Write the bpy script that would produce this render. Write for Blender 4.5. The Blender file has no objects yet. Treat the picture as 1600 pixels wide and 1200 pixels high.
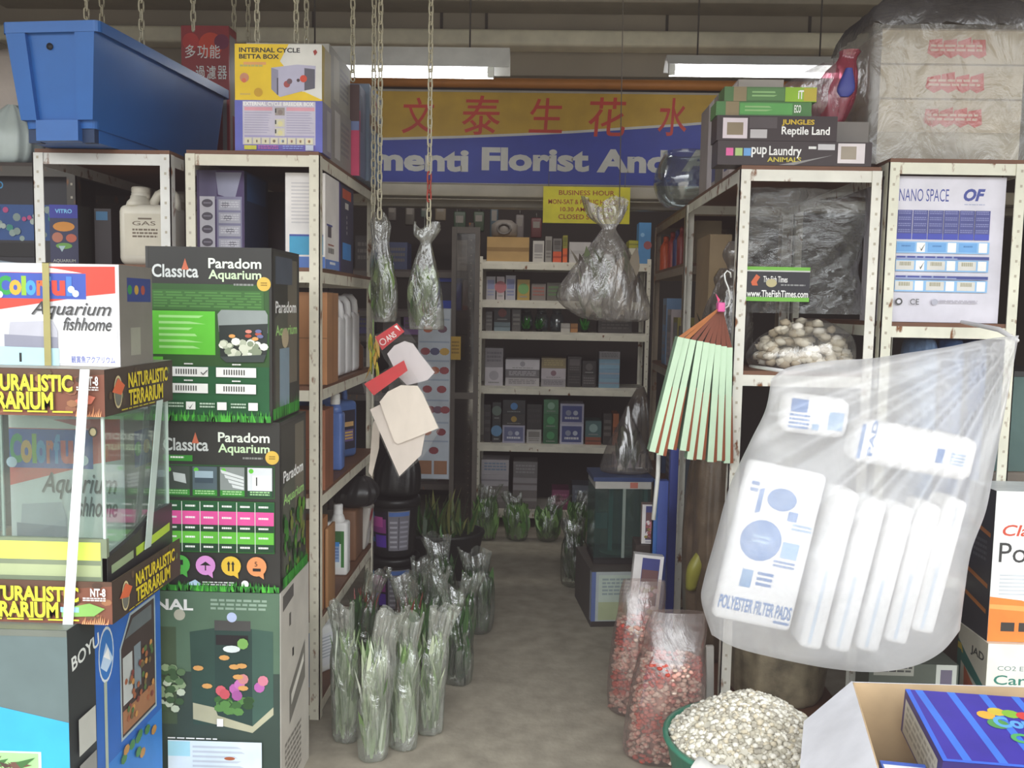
import bpy, bmesh, math, random
from mathutils import Vector, Matrix
sc = bpy.context.scene
C = sc.collection
RNG = random.Random(7)

# ---------------------------------------------------------------- camera model
F = 1400.0; VX, VY = 840.0, 480.0; H = 1.5; ROLL = math.radians(1.2)
_D = Vector(((VX-800)/F, (600-VY)/F, -1)).normalized()
_u = Vector((math.sin(ROLL), math.cos(ROLL), 0)); _U = (_u-_D*_u.dot(_D)).normalized(); _R = _D.cross(_U)
def at(px, py, Y):
    """world point at depth Y that the photograph shows at (px, py)"""
    r = Vector(((px-800)/F, (600-py)/F, -1)); t = Y/r.dot(_D)
    return Vector((t*r.dot(_R), Y, H+t*r.dot(_U)))
cam = bpy.data.cameras.new('camera'); co = bpy.data.objects.new('camera', cam); C.objects.link(co)
cam.sensor_fit = 'HORIZONTAL'; cam.sensor_width = 36; cam.lens = F/1600*36; cam.clip_start = .05
co.matrix_world = Matrix.Translation((0, 0, H)) @ Matrix((_R, _D, _U)).to_4x4()
sc.camera = co

# ---------------------------------------------------------------- materials
_M = {}
def lin(h):
    h = h.lstrip('#'); o = []
    for i in (0, 2, 4):
        c = int(h[i:i+2], 16)/255
        o.append(c/12.92 if c <= .04045 else ((c+.055)/1.055)**2.4)
    return (*o, 1)
def M(hx, rough=.55, metal=0., var=.10, scale=9., emit=0., bump=0., rust=0.):
    k = (hx, rough, metal, var, scale, emit, bump, rust)
    if k in _M: return _M[k]
    m = bpy.data.materials.new('paint_'+hx.lstrip('#')); m.use_nodes = True
    N, L = m.node_tree.nodes, m.node_tree.links
    p = N['Principled BSDF']; p.inputs['Roughness'].default_value = rough; p.inputs['Metallic'].default_value = metal
    tc = N.new('ShaderNodeTexCoord'); nz = N.new('ShaderNodeTexNoise'); nz.inputs['Scale'].default_value = scale; nz.inputs['Detail'].default_value = 5
    L.new(tc.outputs['Object'], nz.inputs['Vector'])
    rp = N.new('ShaderNodeValToRGB'); c = lin(hx)
    rp.color_ramp.elements[0].position = .3; rp.color_ramp.elements[1].position = .7
    rp.color_ramp.elements[0].color = (*[x*(1-var) for x in c[:3]], 1); rp.color_ramp.elements[1].color = (*[min(1, x*(1+var)) for x in c[:3]], 1)
    L.new(nz.outputs['Fac'], rp.inputs['Fac']); last = rp.outputs['Color']
    if rust:
        n2 = N.new('ShaderNodeTexNoise'); n2.inputs['Scale'].default_value = 14; n2.inputs['Detail'].default_value = 8
        mp = N.new('ShaderNodeMapping'); mp.inputs['Scale'].default_value = (2.2, 2.2, 1.0)
        L.new(tc.outputs['Object'], mp.inputs['Vector']); L.new(mp.outputs['Vector'], n2.inputs['Vector'])
        r2 = N.new('ShaderNodeValToRGB'); r2.color_ramp.elements[0].position = .64-.1*rust; r2.color_ramp.elements[1].position = .70-.05*rust
        L.new(n2.outputs['Fac'], r2.inputs['Fac'])
        mx = N.new('ShaderNodeMixRGB'); mx.inputs['Color2'].default_value = lin('#7a4a22'); L.new(r2.outputs['Color'], mx.inputs['Fac']); L.new(last, mx.inputs['Color1']); last = mx.outputs['Color']
    L.new(last, p.inputs['Base Color'])
    if emit: L.new(last, p.inputs['Emission Color']); p.inputs['Emission Strength'].default_value = emit
    if bump:
        b = N.new('ShaderNodeBump'); b.inputs['Strength'].default_value = bump; b.inputs['Distance'].default_value = .004
        n3 = N.new('ShaderNodeTexNoise'); n3.inputs['Scale'].default_value = scale*5; n3.inputs['Detail'].default_value = 6
        L.new(tc.outputs['Object'], n3.inputs['Vector']); L.new(n3.outputs['Fac'], b.inputs['Height']); L.new(b.outputs['Normal'], p.inputs['Normal'])
    _M[k] = m; return m
def FILM(milk='#e8e8e6', lo=.08, hi=.35, gloss=.10, rough=.14, scale=14, tint='#ffffff', crinkle=.8, stretch=.35):
    k = ('film', milk, lo, hi, gloss, rough, scale, tint, crinkle, stretch)
    if k in _M: return _M[k]
    m = bpy.data.materials.new('plastic_film'); m.use_nodes = True
    N, L = m.node_tree.nodes, m.node_tree.links; N.clear()
    out = N.new('ShaderNodeOutputMaterial'); tc = N.new('ShaderNodeTexCoord'); mp = N.new('ShaderNodeMapping'); mp.inputs['Scale'].default_value = (1, 1, stretch)
    L.new(tc.outputs['Object'], mp.inputs['Vector'])
    nz = N.new('ShaderNodeTexNoise'); nz.inputs['Scale'].default_value = scale; nz.inputs['Detail'].default_value = 6; nz.inputs['Distortion'].default_value = .7
    L.new(mp.outputs['Vector'], nz.inputs['Vector'])
    bp = N.new('ShaderNodeBump'); bp.inputs['Strength'].default_value = crinkle; bp.inputs['Distance'].default_value = .02; L.new(nz.outputs['Fac'], bp.inputs['Height'])
    mr = N.new('ShaderNodeMapRange'); mr.inputs['From Min'].default_value = .35; mr.inputs['From Max'].default_value = .7; mr.inputs['To Min'].default_value = lo; mr.inputs['To Max'].default_value = hi  # milkiness follows the noise, painting white streak highlights into the film
    L.new(nz.outputs['Fac'], mr.inputs['Value'])
    tr = N.new('ShaderNodeBsdfTransparent'); tr.inputs['Color'].default_value = lin(tint)
    df = N.new('ShaderNodeBsdfDiffuse'); df.inputs['Color'].default_value = lin(milk); L.new(bp.outputs['Normal'], df.inputs['Normal'])
    tl = N.new('ShaderNodeBsdfTranslucent'); tl.inputs['Color'].default_value = lin(milk)
    mm = N.new('ShaderNodeMixShader'); mm.inputs['Fac'].default_value = .35; L.new(df.outputs[0], mm.inputs[1]); L.new(tl.outputs[0], mm.inputs[2])
    m1 = N.new('ShaderNodeMixShader'); L.new(mr.outputs['Result'], m1.inputs['Fac']); L.new(tr.outputs[0], m1.inputs[1]); L.new(mm.outputs[0], m1.inputs[2])
    gl = N.new('ShaderNodeBsdfGlossy'); gl.inputs['Roughness'].default_value = rough; L.new(bp.outputs['Normal'], gl.inputs['Normal'])
    lw = N.new('ShaderNodeLayerWeight'); lw.inputs['Blend'].default_value = .3; L.new(bp.outputs['Normal'], lw.inputs['Normal'])
    ma = N.new('ShaderNodeMath'); ma.operation = 'MULTIPLY_ADD'; ma.inputs[1].default_value = .3; ma.inputs[2].default_value = gloss; L.new(lw.outputs['Fresnel'], ma.inputs[0])
    m2 = N.new('ShaderNodeMixShader'); L.new(ma.outputs[0], m2.inputs['Fac']); L.new(m1.outputs[0], m2.inputs[1]); L.new(gl.outputs[0], m2.inputs[2])
    L.new(m2.outputs[0], out.inputs['Surface']); _M[k] = m; return m
def GLASS(tint='#f7fbf9', lo=.02, hi=.05): return FILM('#dfeae8', lo, hi, .035, .05, 3, tint, .02, 1)

# ---------------------------------------------------------------- text outlines
_T = {}
def glyphs(s, bold=0., shear=0., space=1.):
    k = (s, bold, shear, space)
    if k in _T: return _T[k]
    cu = bpy.data.curves.new('lettering', 'FONT'); cu.body = s; cu.size = 1; cu.offset = bold; cu.shear = shear; cu.resolution_u = 3; cu.space_character = space; cu.fill_mode = 'FRONT'
    ob = bpy.data.objects.new('lettering', cu); C.objects.link(ob)
    me = bpy.data.meshes.new_from_object(ob)
    vs = [(v.co.x, v.co.y) for v in me.vertices]; fs = [tuple(p.vertices) for p in me.polygons]
    fs = [f if me.polygons[i].normal.z >= 0 else f[::-1] for i, f in enumerate(fs)]
    bpy.data.objects.remove(ob); bpy.data.curves.remove(cu); bpy.data.meshes.remove(me)
    if not vs: vs = [(0, 0), (1, 0), (1, 1)]; fs = []
    x0 = min(v[0] for v in vs); x1 = max(v[0] for v in vs); y0 = min(v[1] for v in vs); y1 = max(v[1] for v in vs)
    _T[k] = ([(x-x0, y-y0) for x, y in vs], fs, max(1e-4, x1-x0), max(1e-4, y1-y0)); return _T[k]

# ---------------------------------------------------------------- mesh builder
class B:
    def __init__(s): s.v = []; s.f = []; s.m = []; s.sm = []; s.mats = []; s.ix = {}
    def mi(s, m):
        if m.name not in s.ix: s.ix[m.name] = len(s.mats); s.mats.append(m)
        return s.ix[m.name]
    def add(s, vs, fs, m, smooth=False):
        o = len(s.v); s.v.extend(tuple(v) for v in vs); k = s.mi(m)
        for f in fs: s.f.append(tuple(o+i for i in f)); s.m.append(k); s.sm.append(smooth)
    def poly(s, pts, m): s.add(pts, [tuple(range(len(pts)))], m)
    def box(s, x0, x1, y0, y1, z0, z1, m):
        s.add([(x0, y0, z0), (x1, y0, z0), (x1, y1, z0), (x0, y1, z0), (x0, y0, z1), (x1, y0, z1), (x1, y1, z1), (x0, y1, z1)],
              [(3, 2, 1, 0), (4, 5, 6, 7), (0, 1, 5, 4), (1, 2, 6, 5), (2, 3, 7, 6), (3, 0, 4, 7)], m)
    def rbox(s, x0, x1, y0, y1, z0, z1, r, m, seg=3, mat=None):
        bm = bmesh.new(); bmesh.ops.create_cube(bm, size=1)
        for v in bm.verts: v.co = Vector(((x0+x1)/2+v.co.x*(x1-x0), (y0+y1)/2+v.co.y*(y1-y0), (z0+z1)/2+v.co.z*(z1-z0)))
        bmesh.ops.bevel(bm, geom=bm.edges[:]+bm.verts[:], offset=r, segments=seg, profile=.5, affect='EDGES')
        bm.verts.index_update(); vs = [v.co.copy() for v in bm.verts]
        if mat is not None: vs = [mat @ v for v in vs]
        s.add(vs, [tuple(v.index for v in f.verts) for f in bm.faces], m, True); bm.free()
    def rings(s, rs, m, cap0=True, cap1=True, smooth=True):
        n = len(rs[0]); vs = [p for r in rs for p in r]; fs = []
        for i in range(len(rs)-1):
            for j in range(n):
                k = (j+1) % n; fs.append((i*n+j, i*n+k, (i+1)*n+k, (i+1)*n+j))
        if cap0: fs.append(tuple(range(n-1, -1, -1)))
        if cap1: fs.append(tuple((len(rs)-1)*n+j for j in range(n)))
        s.add(vs, fs, m, smooth)
    def lathe(s, prof, m, c=(0, 0, 0), seg=24, sx=1, sy=1, cap=True):
        s.rings([[(c[0]+r*sx*math.cos(2*math.pi*j/seg), c[1]+r*sy*math.sin(2*math.pi*j/seg), c[2]+z) for j in range(seg)] for r, z in prof], m, cap, cap)
    def tube(s, pts, r, m, seg=8, closed=False):
        pts = [Vector(p) for p in pts]; rs = []; n = len(pts)
        for i, p in enumerate(pts):
            a = pts[(i-1) % n] if closed or i else p; c = pts[(i+1) % n] if closed or i < n-1 else p
            t = (c-a).normalized(); up = Vector((0, 1, 0)) if abs(t.y) < .9 else Vector((1, 0, 0))
            x = t.cross(up).normalized(); y = x.cross(t); rr = r[i] if isinstance(r, (list, tuple)) else r
            rs.append([p+x*rr*math.cos(2*math.pi*j/seg)+y*rr*math.sin(2*math.pi*j/seg) for j in range(seg)])
        if closed: rs.append(rs[0]); s.rings(rs, m, False, False)
        else: s.rings(rs, m)
    def slab(s, pts, dv, m):
        """prism: the polygon pts pushed along dv"""
        n = len(pts); P = [Vector(p) for p in pts]; Q = [p+Vector(dv) for p in P]
        s.add(P+Q, [tuple(range(n)), tuple(range(2*n-1, n-1, -1))]+[(i, n+i, n+(i+1) % n, (i+1) % n) for i in range(n)], m)
    def rock(s, c, r, m, rng):
        t = (1+5**.5)/2; vs = []
        for a in ((-1, t, 0), (1, t, 0), (-1, -t, 0), (1, -t, 0), (0, -1, t), (0, 1, t), (0, -1, -t), (0, 1, -t), (t, 0, -1), (t, 0, 1), (-t, 0, -1), (-t, 0, 1)):
            q = Vector(a).normalized()*r*rng.uniform(.75, 1.2); vs.append(Vector(c)+Vector((q.x*1.15, q.y, q.z*.85)))
        s.add(vs, [(0, 11, 5), (0, 5, 1), (0, 1, 7), (0, 7, 10), (0, 10, 11), (1, 5, 9), (5, 11, 4), (11, 10, 2), (10, 7, 6), (7, 1, 8), (3, 9, 4), (3, 4, 2), (3, 2, 6), (3, 6, 8), (3, 8, 9), (4, 9, 5), (2, 4, 11), (6, 2, 10), (8, 6, 7), (9, 8, 1)], m, True)
    def leaf(s, p, d, w, m, bend=.2, n=4):
        p = Vector(p); d = Vector(d); L = d.length; sd = d.cross(Vector((RNG.uniform(-1, 1), RNG.uniform(-1, 1), RNG.uniform(-.3, .3)))).normalized()
        nr = d.cross(sd).normalized(); a = []
        for i in range(n+1):
            t = i/n; ww = w*math.sin(math.pi*min(.98, .08+t*.92)); q = p+d*t+nr*bend*L*t*t
            a += [q-sd*ww, q+sd*ww]
        s.add(a, [(2*i, 2*i+1, 2*i+3, 2*i+2) for i in range(n)], m, True)
    def build(s, name, parent=None, loc=(0, 0, 0), rot=0.):
        me = bpy.data.meshes.new(name); me.from_pydata(s.v, [], s.f)
        for m in s.mats: me.materials.append(m)
        me.polygons.foreach_set('material_index', s.m); me.polygons.foreach_set('use_smooth', s.sm); me.update()
        o = bpy.data.objects.new(name, me); C.objects.link(o); o.parent = parent; o.location = loc
        o.rotation_euler = rot if isinstance(rot, tuple) else (0, 0, rot); return o
class Face:
    """a flat printed side: a runs left to right, t top to bottom, both 0..1"""
    def __init__(s, b, o, u, v, w, h): s.b, s.o, s.u, s.v, s.w, s.h = b, Vector(o), Vector(u), Vector(v), w, h; s.n = s.u.cross(s.v); s.k = 1
    def P(s, a, t): return s.o+s.u*(a*s.w)+s.v*((1-t)*s.h)+s.n*(.0005+.0001*s.k)
    def rect(s, a0, t0, a1, t1, m): s.b.poly([s.P(a0, t1), s.P(a1, t1), s.P(a1, t0), s.P(a0, t0)], m); s.k += 1; return s
    def poly(s, pts, m): 
        ar = sum(pts[i][0]*pts[(i+1) % len(pts)][1]-pts[(i+1) % len(pts)][0]*pts[i][1] for i in range(len(pts)))
        pts = pts if ar < 0 else pts[::-1]
        s.b.poly([s.P(a, t) for a, t in pts], m); s.k += 1; return s
    def disc(s, a, t, r, m, sx=1., seg=20):
        return s.poly([(a+sx*r*s.h/s.w*math.cos(2*math.pi*i/seg), t+r*math.sin(2*math.pi*i/seg)) for i in range(seg)], m)
    def text(s, tx, a, t, h, m, width=None, bold=0., shear=0., al='l', rot=0.):
        """lettering whose visible box is h high (and width wide if given); (a, t) is its top left / top centre / top right"""
        vs, fs, tw, th = glyphs(tx, bold, shear); sy = h*s.h/th; sx = sy if width is None else width*s.w/tw
        W = tw*sx; x0 = {'l': 0, 'c': -W/2, 'r': -W}[al]; o = s.P(a, t); cr, sr = math.cos(rot), math.sin(rot)
        pts = []
        for x, y in vs:
            X = x0+x*sx; Y = (y-th)*sy; pts.append(o+s.u*(X*cr-Y*sr)+s.v*(X*sr+Y*cr))
        s.b.add(pts, fs, m); s.k += 1; return s
    def lines(s, a0, t0, a1, t1, n, m, fill=.45, rag=.25, rng=RNG):
        d = (t1-t0)/n
        for i in range(n): s.b.poly([s.P(a0, t0+d*(i+fill)), s.P(a1-(a1-a0)*rag*rng.random(), t0+d*(i+fill)), s.P(a1-(a1-a0)*rag*rng.random(), t0+d*i), s.P(a0, t0+d*i)], m)
        s.k += 1; return s
    def words(s, a0, t0, a1, t1, n, m, rng=RNG):
        """small print too fine to read: short dashes in rows"""
        d = (t1-t0)/n
        for i in range(n):
            a = a0
            while a < a1:
                w = min((a1-a0)*rng.uniform(.08, .2), a1-a); s.b.poly([s.P(a, t0+d*(i+.55)), s.P(a+w, t0+d*(i+.55)), s.P(a+w, t0+d*i), s.P(a, t0+d*i)], m); a += w+(a1-a0)*.03
        s.k += 1; return s
    def grass(s, a0, a1, t0, t1, mats, n=120, rng=RNG):
        s.rect(a0, t0+(t1-t0)*.5, a1, t1, mats[0])
        for i in range(n):
            a = rng.uniform(a0, a1-.012); tt = rng.uniform(t0, t0+(t1-t0)*.6); b0 = min(a1, a+.02)
            s.b.poly([s.P(a, t1), s.P(b0, t1), s.P(min(a1, a+rng.uniform(-.01, .03)), tt)], mats[i % len(mats)])
            if i % 30 == 0: s.k += 1
        s.k += 1; return s

# ---------------------------------------------------------------- things
def tag(o, label, cat, group=None, kind=None):
    o['label'] = label; o['category'] = cat
    if group: o['group'] = group
    if kind: o['kind'] = kind
    return o
def empty(name, label, cat, loc=(0, 0, 0), rot=0., group=None):
    o = bpy.data.objects.new(name, None); C.objects.link(o); o.location = loc; o.empty_display_size = .05
    o.rotation_euler = rot if isinstance(rot, tuple) else (0, 0, rot); return tag(o, label, cat, group)
def struct(name, b, loc=(0, 0, 0)): o = b.build(name, None, loc); o['kind'] = 'structure'; return o
def faces(b, w, d, h):
    return dict(front=Face(b, (-w/2, 0, 0), (1, 0, 0), (0, 0, 1), w, h), right=Face(b, (w/2, 0, 0), (0, 1, 0), (0, 0, 1), d, h),
                left=Face(b, (-w/2, d, 0), (0, -1, 0), (0, 0, 1), d, h), top=Face(b, (-w/2, 0, h), (1, 0, 0), (0, 1, 0), w, d))
def carton(name, label, cat, x0, x1, Y, d, z0, h, base, art=None, rot=0., group=None, sides={}, rough=.42, rotfull=None):
    """a box with printed sides; its front stands at depth Y"""
    b = B(); w = x1-x0; m = M(base, rough) if isinstance(base, str) else base; e = .0012
    b.box(-w/2, w/2, 0, d, 0, h, m); fc = faces(b, w, d, h)
    for k, c in sides.items(): fc[k].rect(.0, 0, 1., 1, M(c, rough)) if isinstance(c, str) else None
    fc['top'].rect(0, .497, 1, .503, M('#8a8078'))
    if art: art(fc)
    o = b.build(name, None, ((x0+x1)/2, Y, z0), rotfull or rot); return tag(o, label, cat, group)
def cpx(name, label, cat, px, Y, d, base, art=None, z0=None, **k):
    """carton from its photographed front edges px = (left, right, top, bottom)"""
    l, r, t, bt = px; my = (t+bt)/2; mx = (l+r)/2
    zb = at(mx, bt, Y).z if z0 is None else z0
    return carton(name, label, cat, at(l, my, Y).x, at(r, my, Y).x, Y, d, zb, max(.01, at(mx, t, Y).z-zb), base, art, **k)
def smoothrings(keys, n):
    """catmull-rom through tuples"""
    out = []
    for i in range(n):
        u = i/(n-1)*(len(keys)-1); k = min(int(u), len(keys)-2); f = u-k
        p = [keys[max(0, min(len(keys)-1, k+j))] for j in (-1, 0, 1, 2)]
        out.append(tuple(.5*((2*b)+(c-a)*f+(2*a-5*b+4*c-d)*f*f+(3*b-a-3*c+d)*f**3) for a, b, c, d in zip(*p)))
    return out
def film(b, keys, m, n=40, seg=56, amp=.05, seed=1, cap0=True, cap1=False, top=1.):
    """crinkled bag skin; keys = (z, rx, ry, cx, cy)"""
    r = random.Random(seed); ks = [(k, r.uniform(0, 6.28), r.uniform(.3, 1)*(.9 if k < 6 else .5), r.uniform(-9, 9)) for k in (2, 3, 5, 7, 9, 12, 15, 19)]
    rs = []
    zlo, zhi = keys[0][0], keys[-1][0]
    for z, rx, ry, cx, cy in smoothrings(keys, n):
        ring = []; am = amp*(1+(top-1)*max(0, (z-zlo)/(zhi-zlo)-.4)/.6)
        for j in range(seg):
            th = 2*math.pi*j/seg; w = 1+am*sum(a*math.sin(k*th+ph+zz*z) for k, ph, a, zz in ks)/1.6
            ring.append((cx+max(.002, rx)*w*math.cos(th), cy+max(.002, ry)*w*math.sin(th), z+(am*.12*max(rx, ry)*8*math.sin(3*th+zlo*7+seed)*max(0, (z-zlo)/(zhi-zlo)-.7)/.3 if top > 1 else 0)))
        rs.append(ring)
    b.rings(rs, m, cap0, cap1)
def can(name, label, loc, w, d, h, col, capcol='#e8e6e0', lab=None, rot=0., group=None, handle=True, rough=.4, cat='bottle', film_body=None):
    """plastic jerrycan: body, handle, cap, label"""
    e = empty(name, label, cat, loc, rot, group); b = B(); bm_ = film_body or M(col, rough)
    b.rbox(-w/2, w/2, 0, d, 0, h*.76, min(w, d)*.16, bm_)
    if handle: b.rings([[(x+w*.17*sx*f-(0 if f else 0), d/2+d*.36*sy*f, z) for sx, sy in [(math.cos(6.283*j/16), math.sin(6.283*j/16)) for j in range(16)]] for x, f, z in ((-w*.24, 1.35, h*.74), (-w*.24, 1.2, h*.80), (-w*.24, .95, h*.84), (-w*.24, .9, h*.88))], bm_)
    else: b.lathe([(min(w, d)*.46, h*.74), (min(w, d)*.36, h*.82), (min(w, d)*.24, h*.88)], bm_, (0, d/2, 0), 20, 1, 1)
    b.build('body', e)
    if handle:
        hb = B(); hb.tube([(-w*.02, d/2, h*.72), (w*.02, d/2, h*.82), (w*.10, d/2, h*.91), (w*.20, d/2, h*.945), (w*.34, d/2, h*.94), (w*.41, d/2, h*.89), (w*.43, d/2, h*.80), (w*.43, d/2, h*.70)], w*.085, bm_, 12); hb.build('handle', e)
    cb = B(); cx = -w*.24 if handle else 0; cr = w*.165 if handle else min(w, d)*.27
    cb.lathe([(cr, h*.855), (cr*1.04, h*.865), (cr*1.04, h*.92), (cr*.97, h*.925), (cr*1.02, h*.94), (cr*1.02, h*.985), (cr*.9, h)], M(capcol, .4), (cx, d/2, 0), 20); cb.build('cap', e)
    if lab:
        lb = B(); fc = Face(lb, (-w*.36, 0, h*.12), (1, 0, 0), (0, 0, 1), w*.72, h*.52); lab(fc); lb.build('label', e)
    return e
# ================================================================ setting
WALLC = M('#8d867c', .8, scale=3)
b = B(); b.box(-4.5, 4.5, -7, 7.6, -.1, 0, M('#958d7e', .85, var=.2, scale=11, bump=.4)); struct('floor', b)
b = B(); b.box(-4.5, 4.5, .3, 7.6, 3.5, 3.6, M('#6e675c', .8, scale=2)); struct('ceiling', b)
b = B(); b.box(-4.5, 4.5, 7.0, 7.1, 0, 3.5, M('#3a3330', .9, scale=3)); struct('wall_back', b)
b = B(); b.box(-3.4, -3.3, 2.4, 7.0, 0, 3.5, M('#4a443e', .9)); struct('wall_left', b)
b = B(); b.box(3.3, 3.4, 2.4, 7.0, 0, 3.5, M('#5d564c', .9)); struct('wall_right', b)
b = B(); b.box(-3.3, 3.3, 5.42, 5.6, 2.86, 3.5, M('#a89f8f', .8, scale=2))
for px in (490, 690, 760, 1042, 1265): x = at(px, 40, 5.42).x; b.box(x-.008, x+.008, 5.412, 5.42, 3.05, 3.5, M('#4c463e'))
struct('wall_bulkhead', b)
b = B(); z0 = at(800, 73, 5.3).z; z1 = at(800, 47, 5.3).z
b.rbox(-3.2, 3.2, 5.27, 5.42, z0, z1, .02, M('#f2ecd4', .5)); struct('trim_1', b)
b = B(); b.rbox(-3.2, 3.2, 5.2, 5.42, at(800, 11, 5.3).z, at(800, -12, 5.3).z, .01, M('#a9a290', .5)); struct('trim_2', b)
b = B(); b.tube([(-3.2, 5.32, at(700, 129, 5.32).z), (3.2, 5.32, at(700, 129, 5.32).z)], .03, M('#b8752a', .5), 12); struct('trim_3', b)
b = B(); b.rbox(-3.2, 3.2, 5.25, 5.37, at(800, 308, 5.25).z, at(800, 289, 5.25).z, .006, M('#b4ab98', .4)); b.rbox(-3.2, 3.2, 5.4, 5.5, at(800, 325, 5.4).z, at(800, 312, 5.4).z, .006, M('#8f8778', .4)); struct('trim_4', b)

# shop sign
b = B(); SY = 5.25; sx0, sx1 = -1.75, 1.95; sz0, sz1 = at(800, 289, SY).z, at(800, 141, SY).z
b.rbox(sx0, sx1, SY, SY+.1, sz0, sz1, .004, M('#aaa39a', .4)); fc = Face(b, (sx0, SY, sz0), (1, 0, 0), (0, 0, 1), sx1-sx0, sz1-sz0)
def sa(px, py): p = at(px, py, SY); return ((p.x-sx0)/(sx1-sx0), 1-(p.z-sz0)/(sz1-sz0))
fc.rect(.003, .025, .997, .985, M('#bd961f', .5))
curve = [(300, 226), (480, 223), (600, 219), (720, 216), (819, 212), (900, 208), (975, 203), (1069, 197), (1180, 188), (1330, 172)]
for dy, c in ((-4, '#c9c6c0'), (0, '#2a3c9c')):
    pts = [sa(x, y+dy) for x, y in curve]; pts[0] = (.003, pts[0][1]); pts[-1] = (.997, pts[-1][1]); fc.poly(pts+[(.997, .985), (.003, .985)], M(c, .5))
RED = M('#c23420', .5)
for ch, x0, x1, y0, y1 in (('金', 330, 388, 158, 212), ('文', 628, 678, 152, 209), ('泰', 722, 781, 149, 211), ('生', 827, 878, 153, 208), ('花', 920, 977, 152, 214), ('水', 1029, 1072, 153, 213), ('族', 1140, 1195, 155, 215)):
    a, t = sa(x0, y0); a1, t1 = sa(x1, y1); fc.text(ch, a, t, t1-t, RED, width=a1-a, bold=.006, shear=.06)
WT = M('#c9c7c0', .5)
for wd, x0, x1, y0, y1 in (('Clementi', 487, 732, 229, 269), ('Florist', 753, 920, 230, 269), ('And', 933, 1042, 233, 271), ('Aquarium', 1066, 1330, 234, 282)):
    a, t = sa(x0, y0); a1, t1 = sa(x1, y1); fc.text(wd, a, t, t1-t, WT, width=a1-a, bold=.042)
tag(b.build('shop_sign'), 'long yellow and blue shop sign reading Clementi Florist And in white', 'sign')

# business hours board, hung under the sign
b = B(); p0 = at(848, 348, 5.2); p1 = at(985, 293, 5.2); b.box(p0.x, p1.x, 5.2, 5.212, p0.z, p1.z, M('#f0e22a', .5))
fc = Face(b, (p0.x, 5.2, p0.z), (1, 0, 0), (0, 0, 1), p1.x-p0.x, p1.z-p0.z); R2 = M('#b4451e', .5)
for s_, t, h, w in (('BUSINESS HOUR', .10, .13, .64), ('MON-SAT & PUBLIC HOLIDAY', .35, .13, .88), ('10.30 AM - 8.30 PM', .56, .12, .6), ('CLOSED SUNDAY', .76, .13, .64)): fc.text(s_, .5, t, h, R2, width=w, al='c', bold=.01)
for x in (p0.x+.03, p1.x-.03): b.tube([(x, 5.206, p1.z), (x, 5.206, p1.z+.08)], .002, M('#777777'), 6)
tag(b.build('hours_sign'), 'small yellow business hours board hanging under the blue shop sign', 'sign')

# fluorescent lamps
def lamp(label, px0, px1, ptop, pbot, ptube, t0, t1, Y):
    p0, p1 = at(px0, pbot, Y), at(px1, ptop, Y); e = empty('fluorescent_lamp', label, 'lamp', ((p0.x+p1.x)/2, Y, p0.z)); w = p1.x-p0.x; h = p1.z-p0.z
    q = B(); q.slab([(-w/2, -.09, 0), (-w/2, -.035, h), (-w/2, .035, h), (-w/2, .09, 0), (-w/2, .08, 0), (-w/2, .03, h-.01), (-w/2, -.03, h-.01), (-w/2, -.08, 0)], (w, 0, 0), M('#e6e6e2', .4)); q.build('reflector', e)
    a, c = at(t0, ptube, Y).x-(p0.x+p1.x)/2, at(t1, ptube, Y).x-(p0.x+p1.x)/2; z = at(px0, ptube, Y).z-p0.z
    q = B(); q.tube([(a, 0, z), (c, 0, z)], .013, M('#f4f6ff', .4, emit=16), 12); q.build('tube', e)
    for x in (a+.01, c-.01): q = B(); q.box(x-.015, x+.015, -.02, .02, z-.01, max(z+.05, .02), M('#d8d8d0')); q.build('lamp_holder', e)
    for x in (-w*.33, w*.33): q = B(); q.tube([(x, 0, h), (x, 0, 3.5-p0.z)], .004, M('#4a4640'), 6); q.build('hanging_rod', e)
lamp('lit fluorescent tube lamp in a grey reflector above the 文 and 泰 characters', 430, 797, 78, 108, 115, 440, 770, 4.4)
lamp('lit fluorescent tube lamp above the 水 character, left of the pink bag', 1040, 1330, 92, 107, 115, 1046, 1322, 4.6)

# ================================================================ racks
WHT = dict(rough=.45, rust=.8); BOARD = '#6e4a35'
def rack(name, label, x0, x1, y0, y1, levels, zt, col='#d6d0bd', rust=.38, pw=.037, rails=True, board=BOARD, cross=True, group=None, extra=None):
    e = empty(name, label, 'shelving rack', ((x0+x1)/2, y0, 0), 0, group); w = (x1-x0)/2; d = y1-y0; m = M(col, .45, rust=rust); t = .004
    for sx in (-1, 1):
        for k, yy in ((1, 0), (-1, d)):
            q = B(); xa = sx*w; xb = sx*(w-pw); ya = yy; yb = yy+k*pw
            q.box(min(xa, xb), max(xa, xb), min(ya, ya+k*t), max(ya, ya+k*t), 0, zt, m); q.box(min(xa, xa-sx*t), max(xa, xa-sx*t), min(ya, yb), max(ya, yb), 0, zt, m)
            dk = M('#b3aa98')
            for i in range(int(zt/.05)):
                z = .03+i*.05
                if k > 0: q.poly([((xa+xb)/2-.004, ya-.0006, z), ((xa+xb)/2+.004, ya-.0006, z), ((xa+xb)/2+.004, ya-.0006, z+.009), ((xa+xb)/2-.004, ya-.0006, z+.009)], dk)
            q.build('post', e)
    for z in levels:
        q = B(); q.box(-w+.006, w-.006, .006, d-.006, z-.014, z, M(board, .6, var=.2, scale=6)); s = q.build('shelf_board', e)
        q = B(); zz = z-.014
        for yy, k in ((0, 1), (d, -1)): q.box(-w+.004, w-.004, min(yy+k*.004, yy+k*.008), max(yy+k*.004, yy+k*.008), zz-.038, zz, m)
        for sx in (-1, 1): q.box(min(sx*(w-.004), sx*(w-.008)), max(sx*(w-.004), sx*(w-.008)), .004, d-.004, zz-.038, zz, m)
        q.build('shelf_rail', s)
    return e
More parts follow.
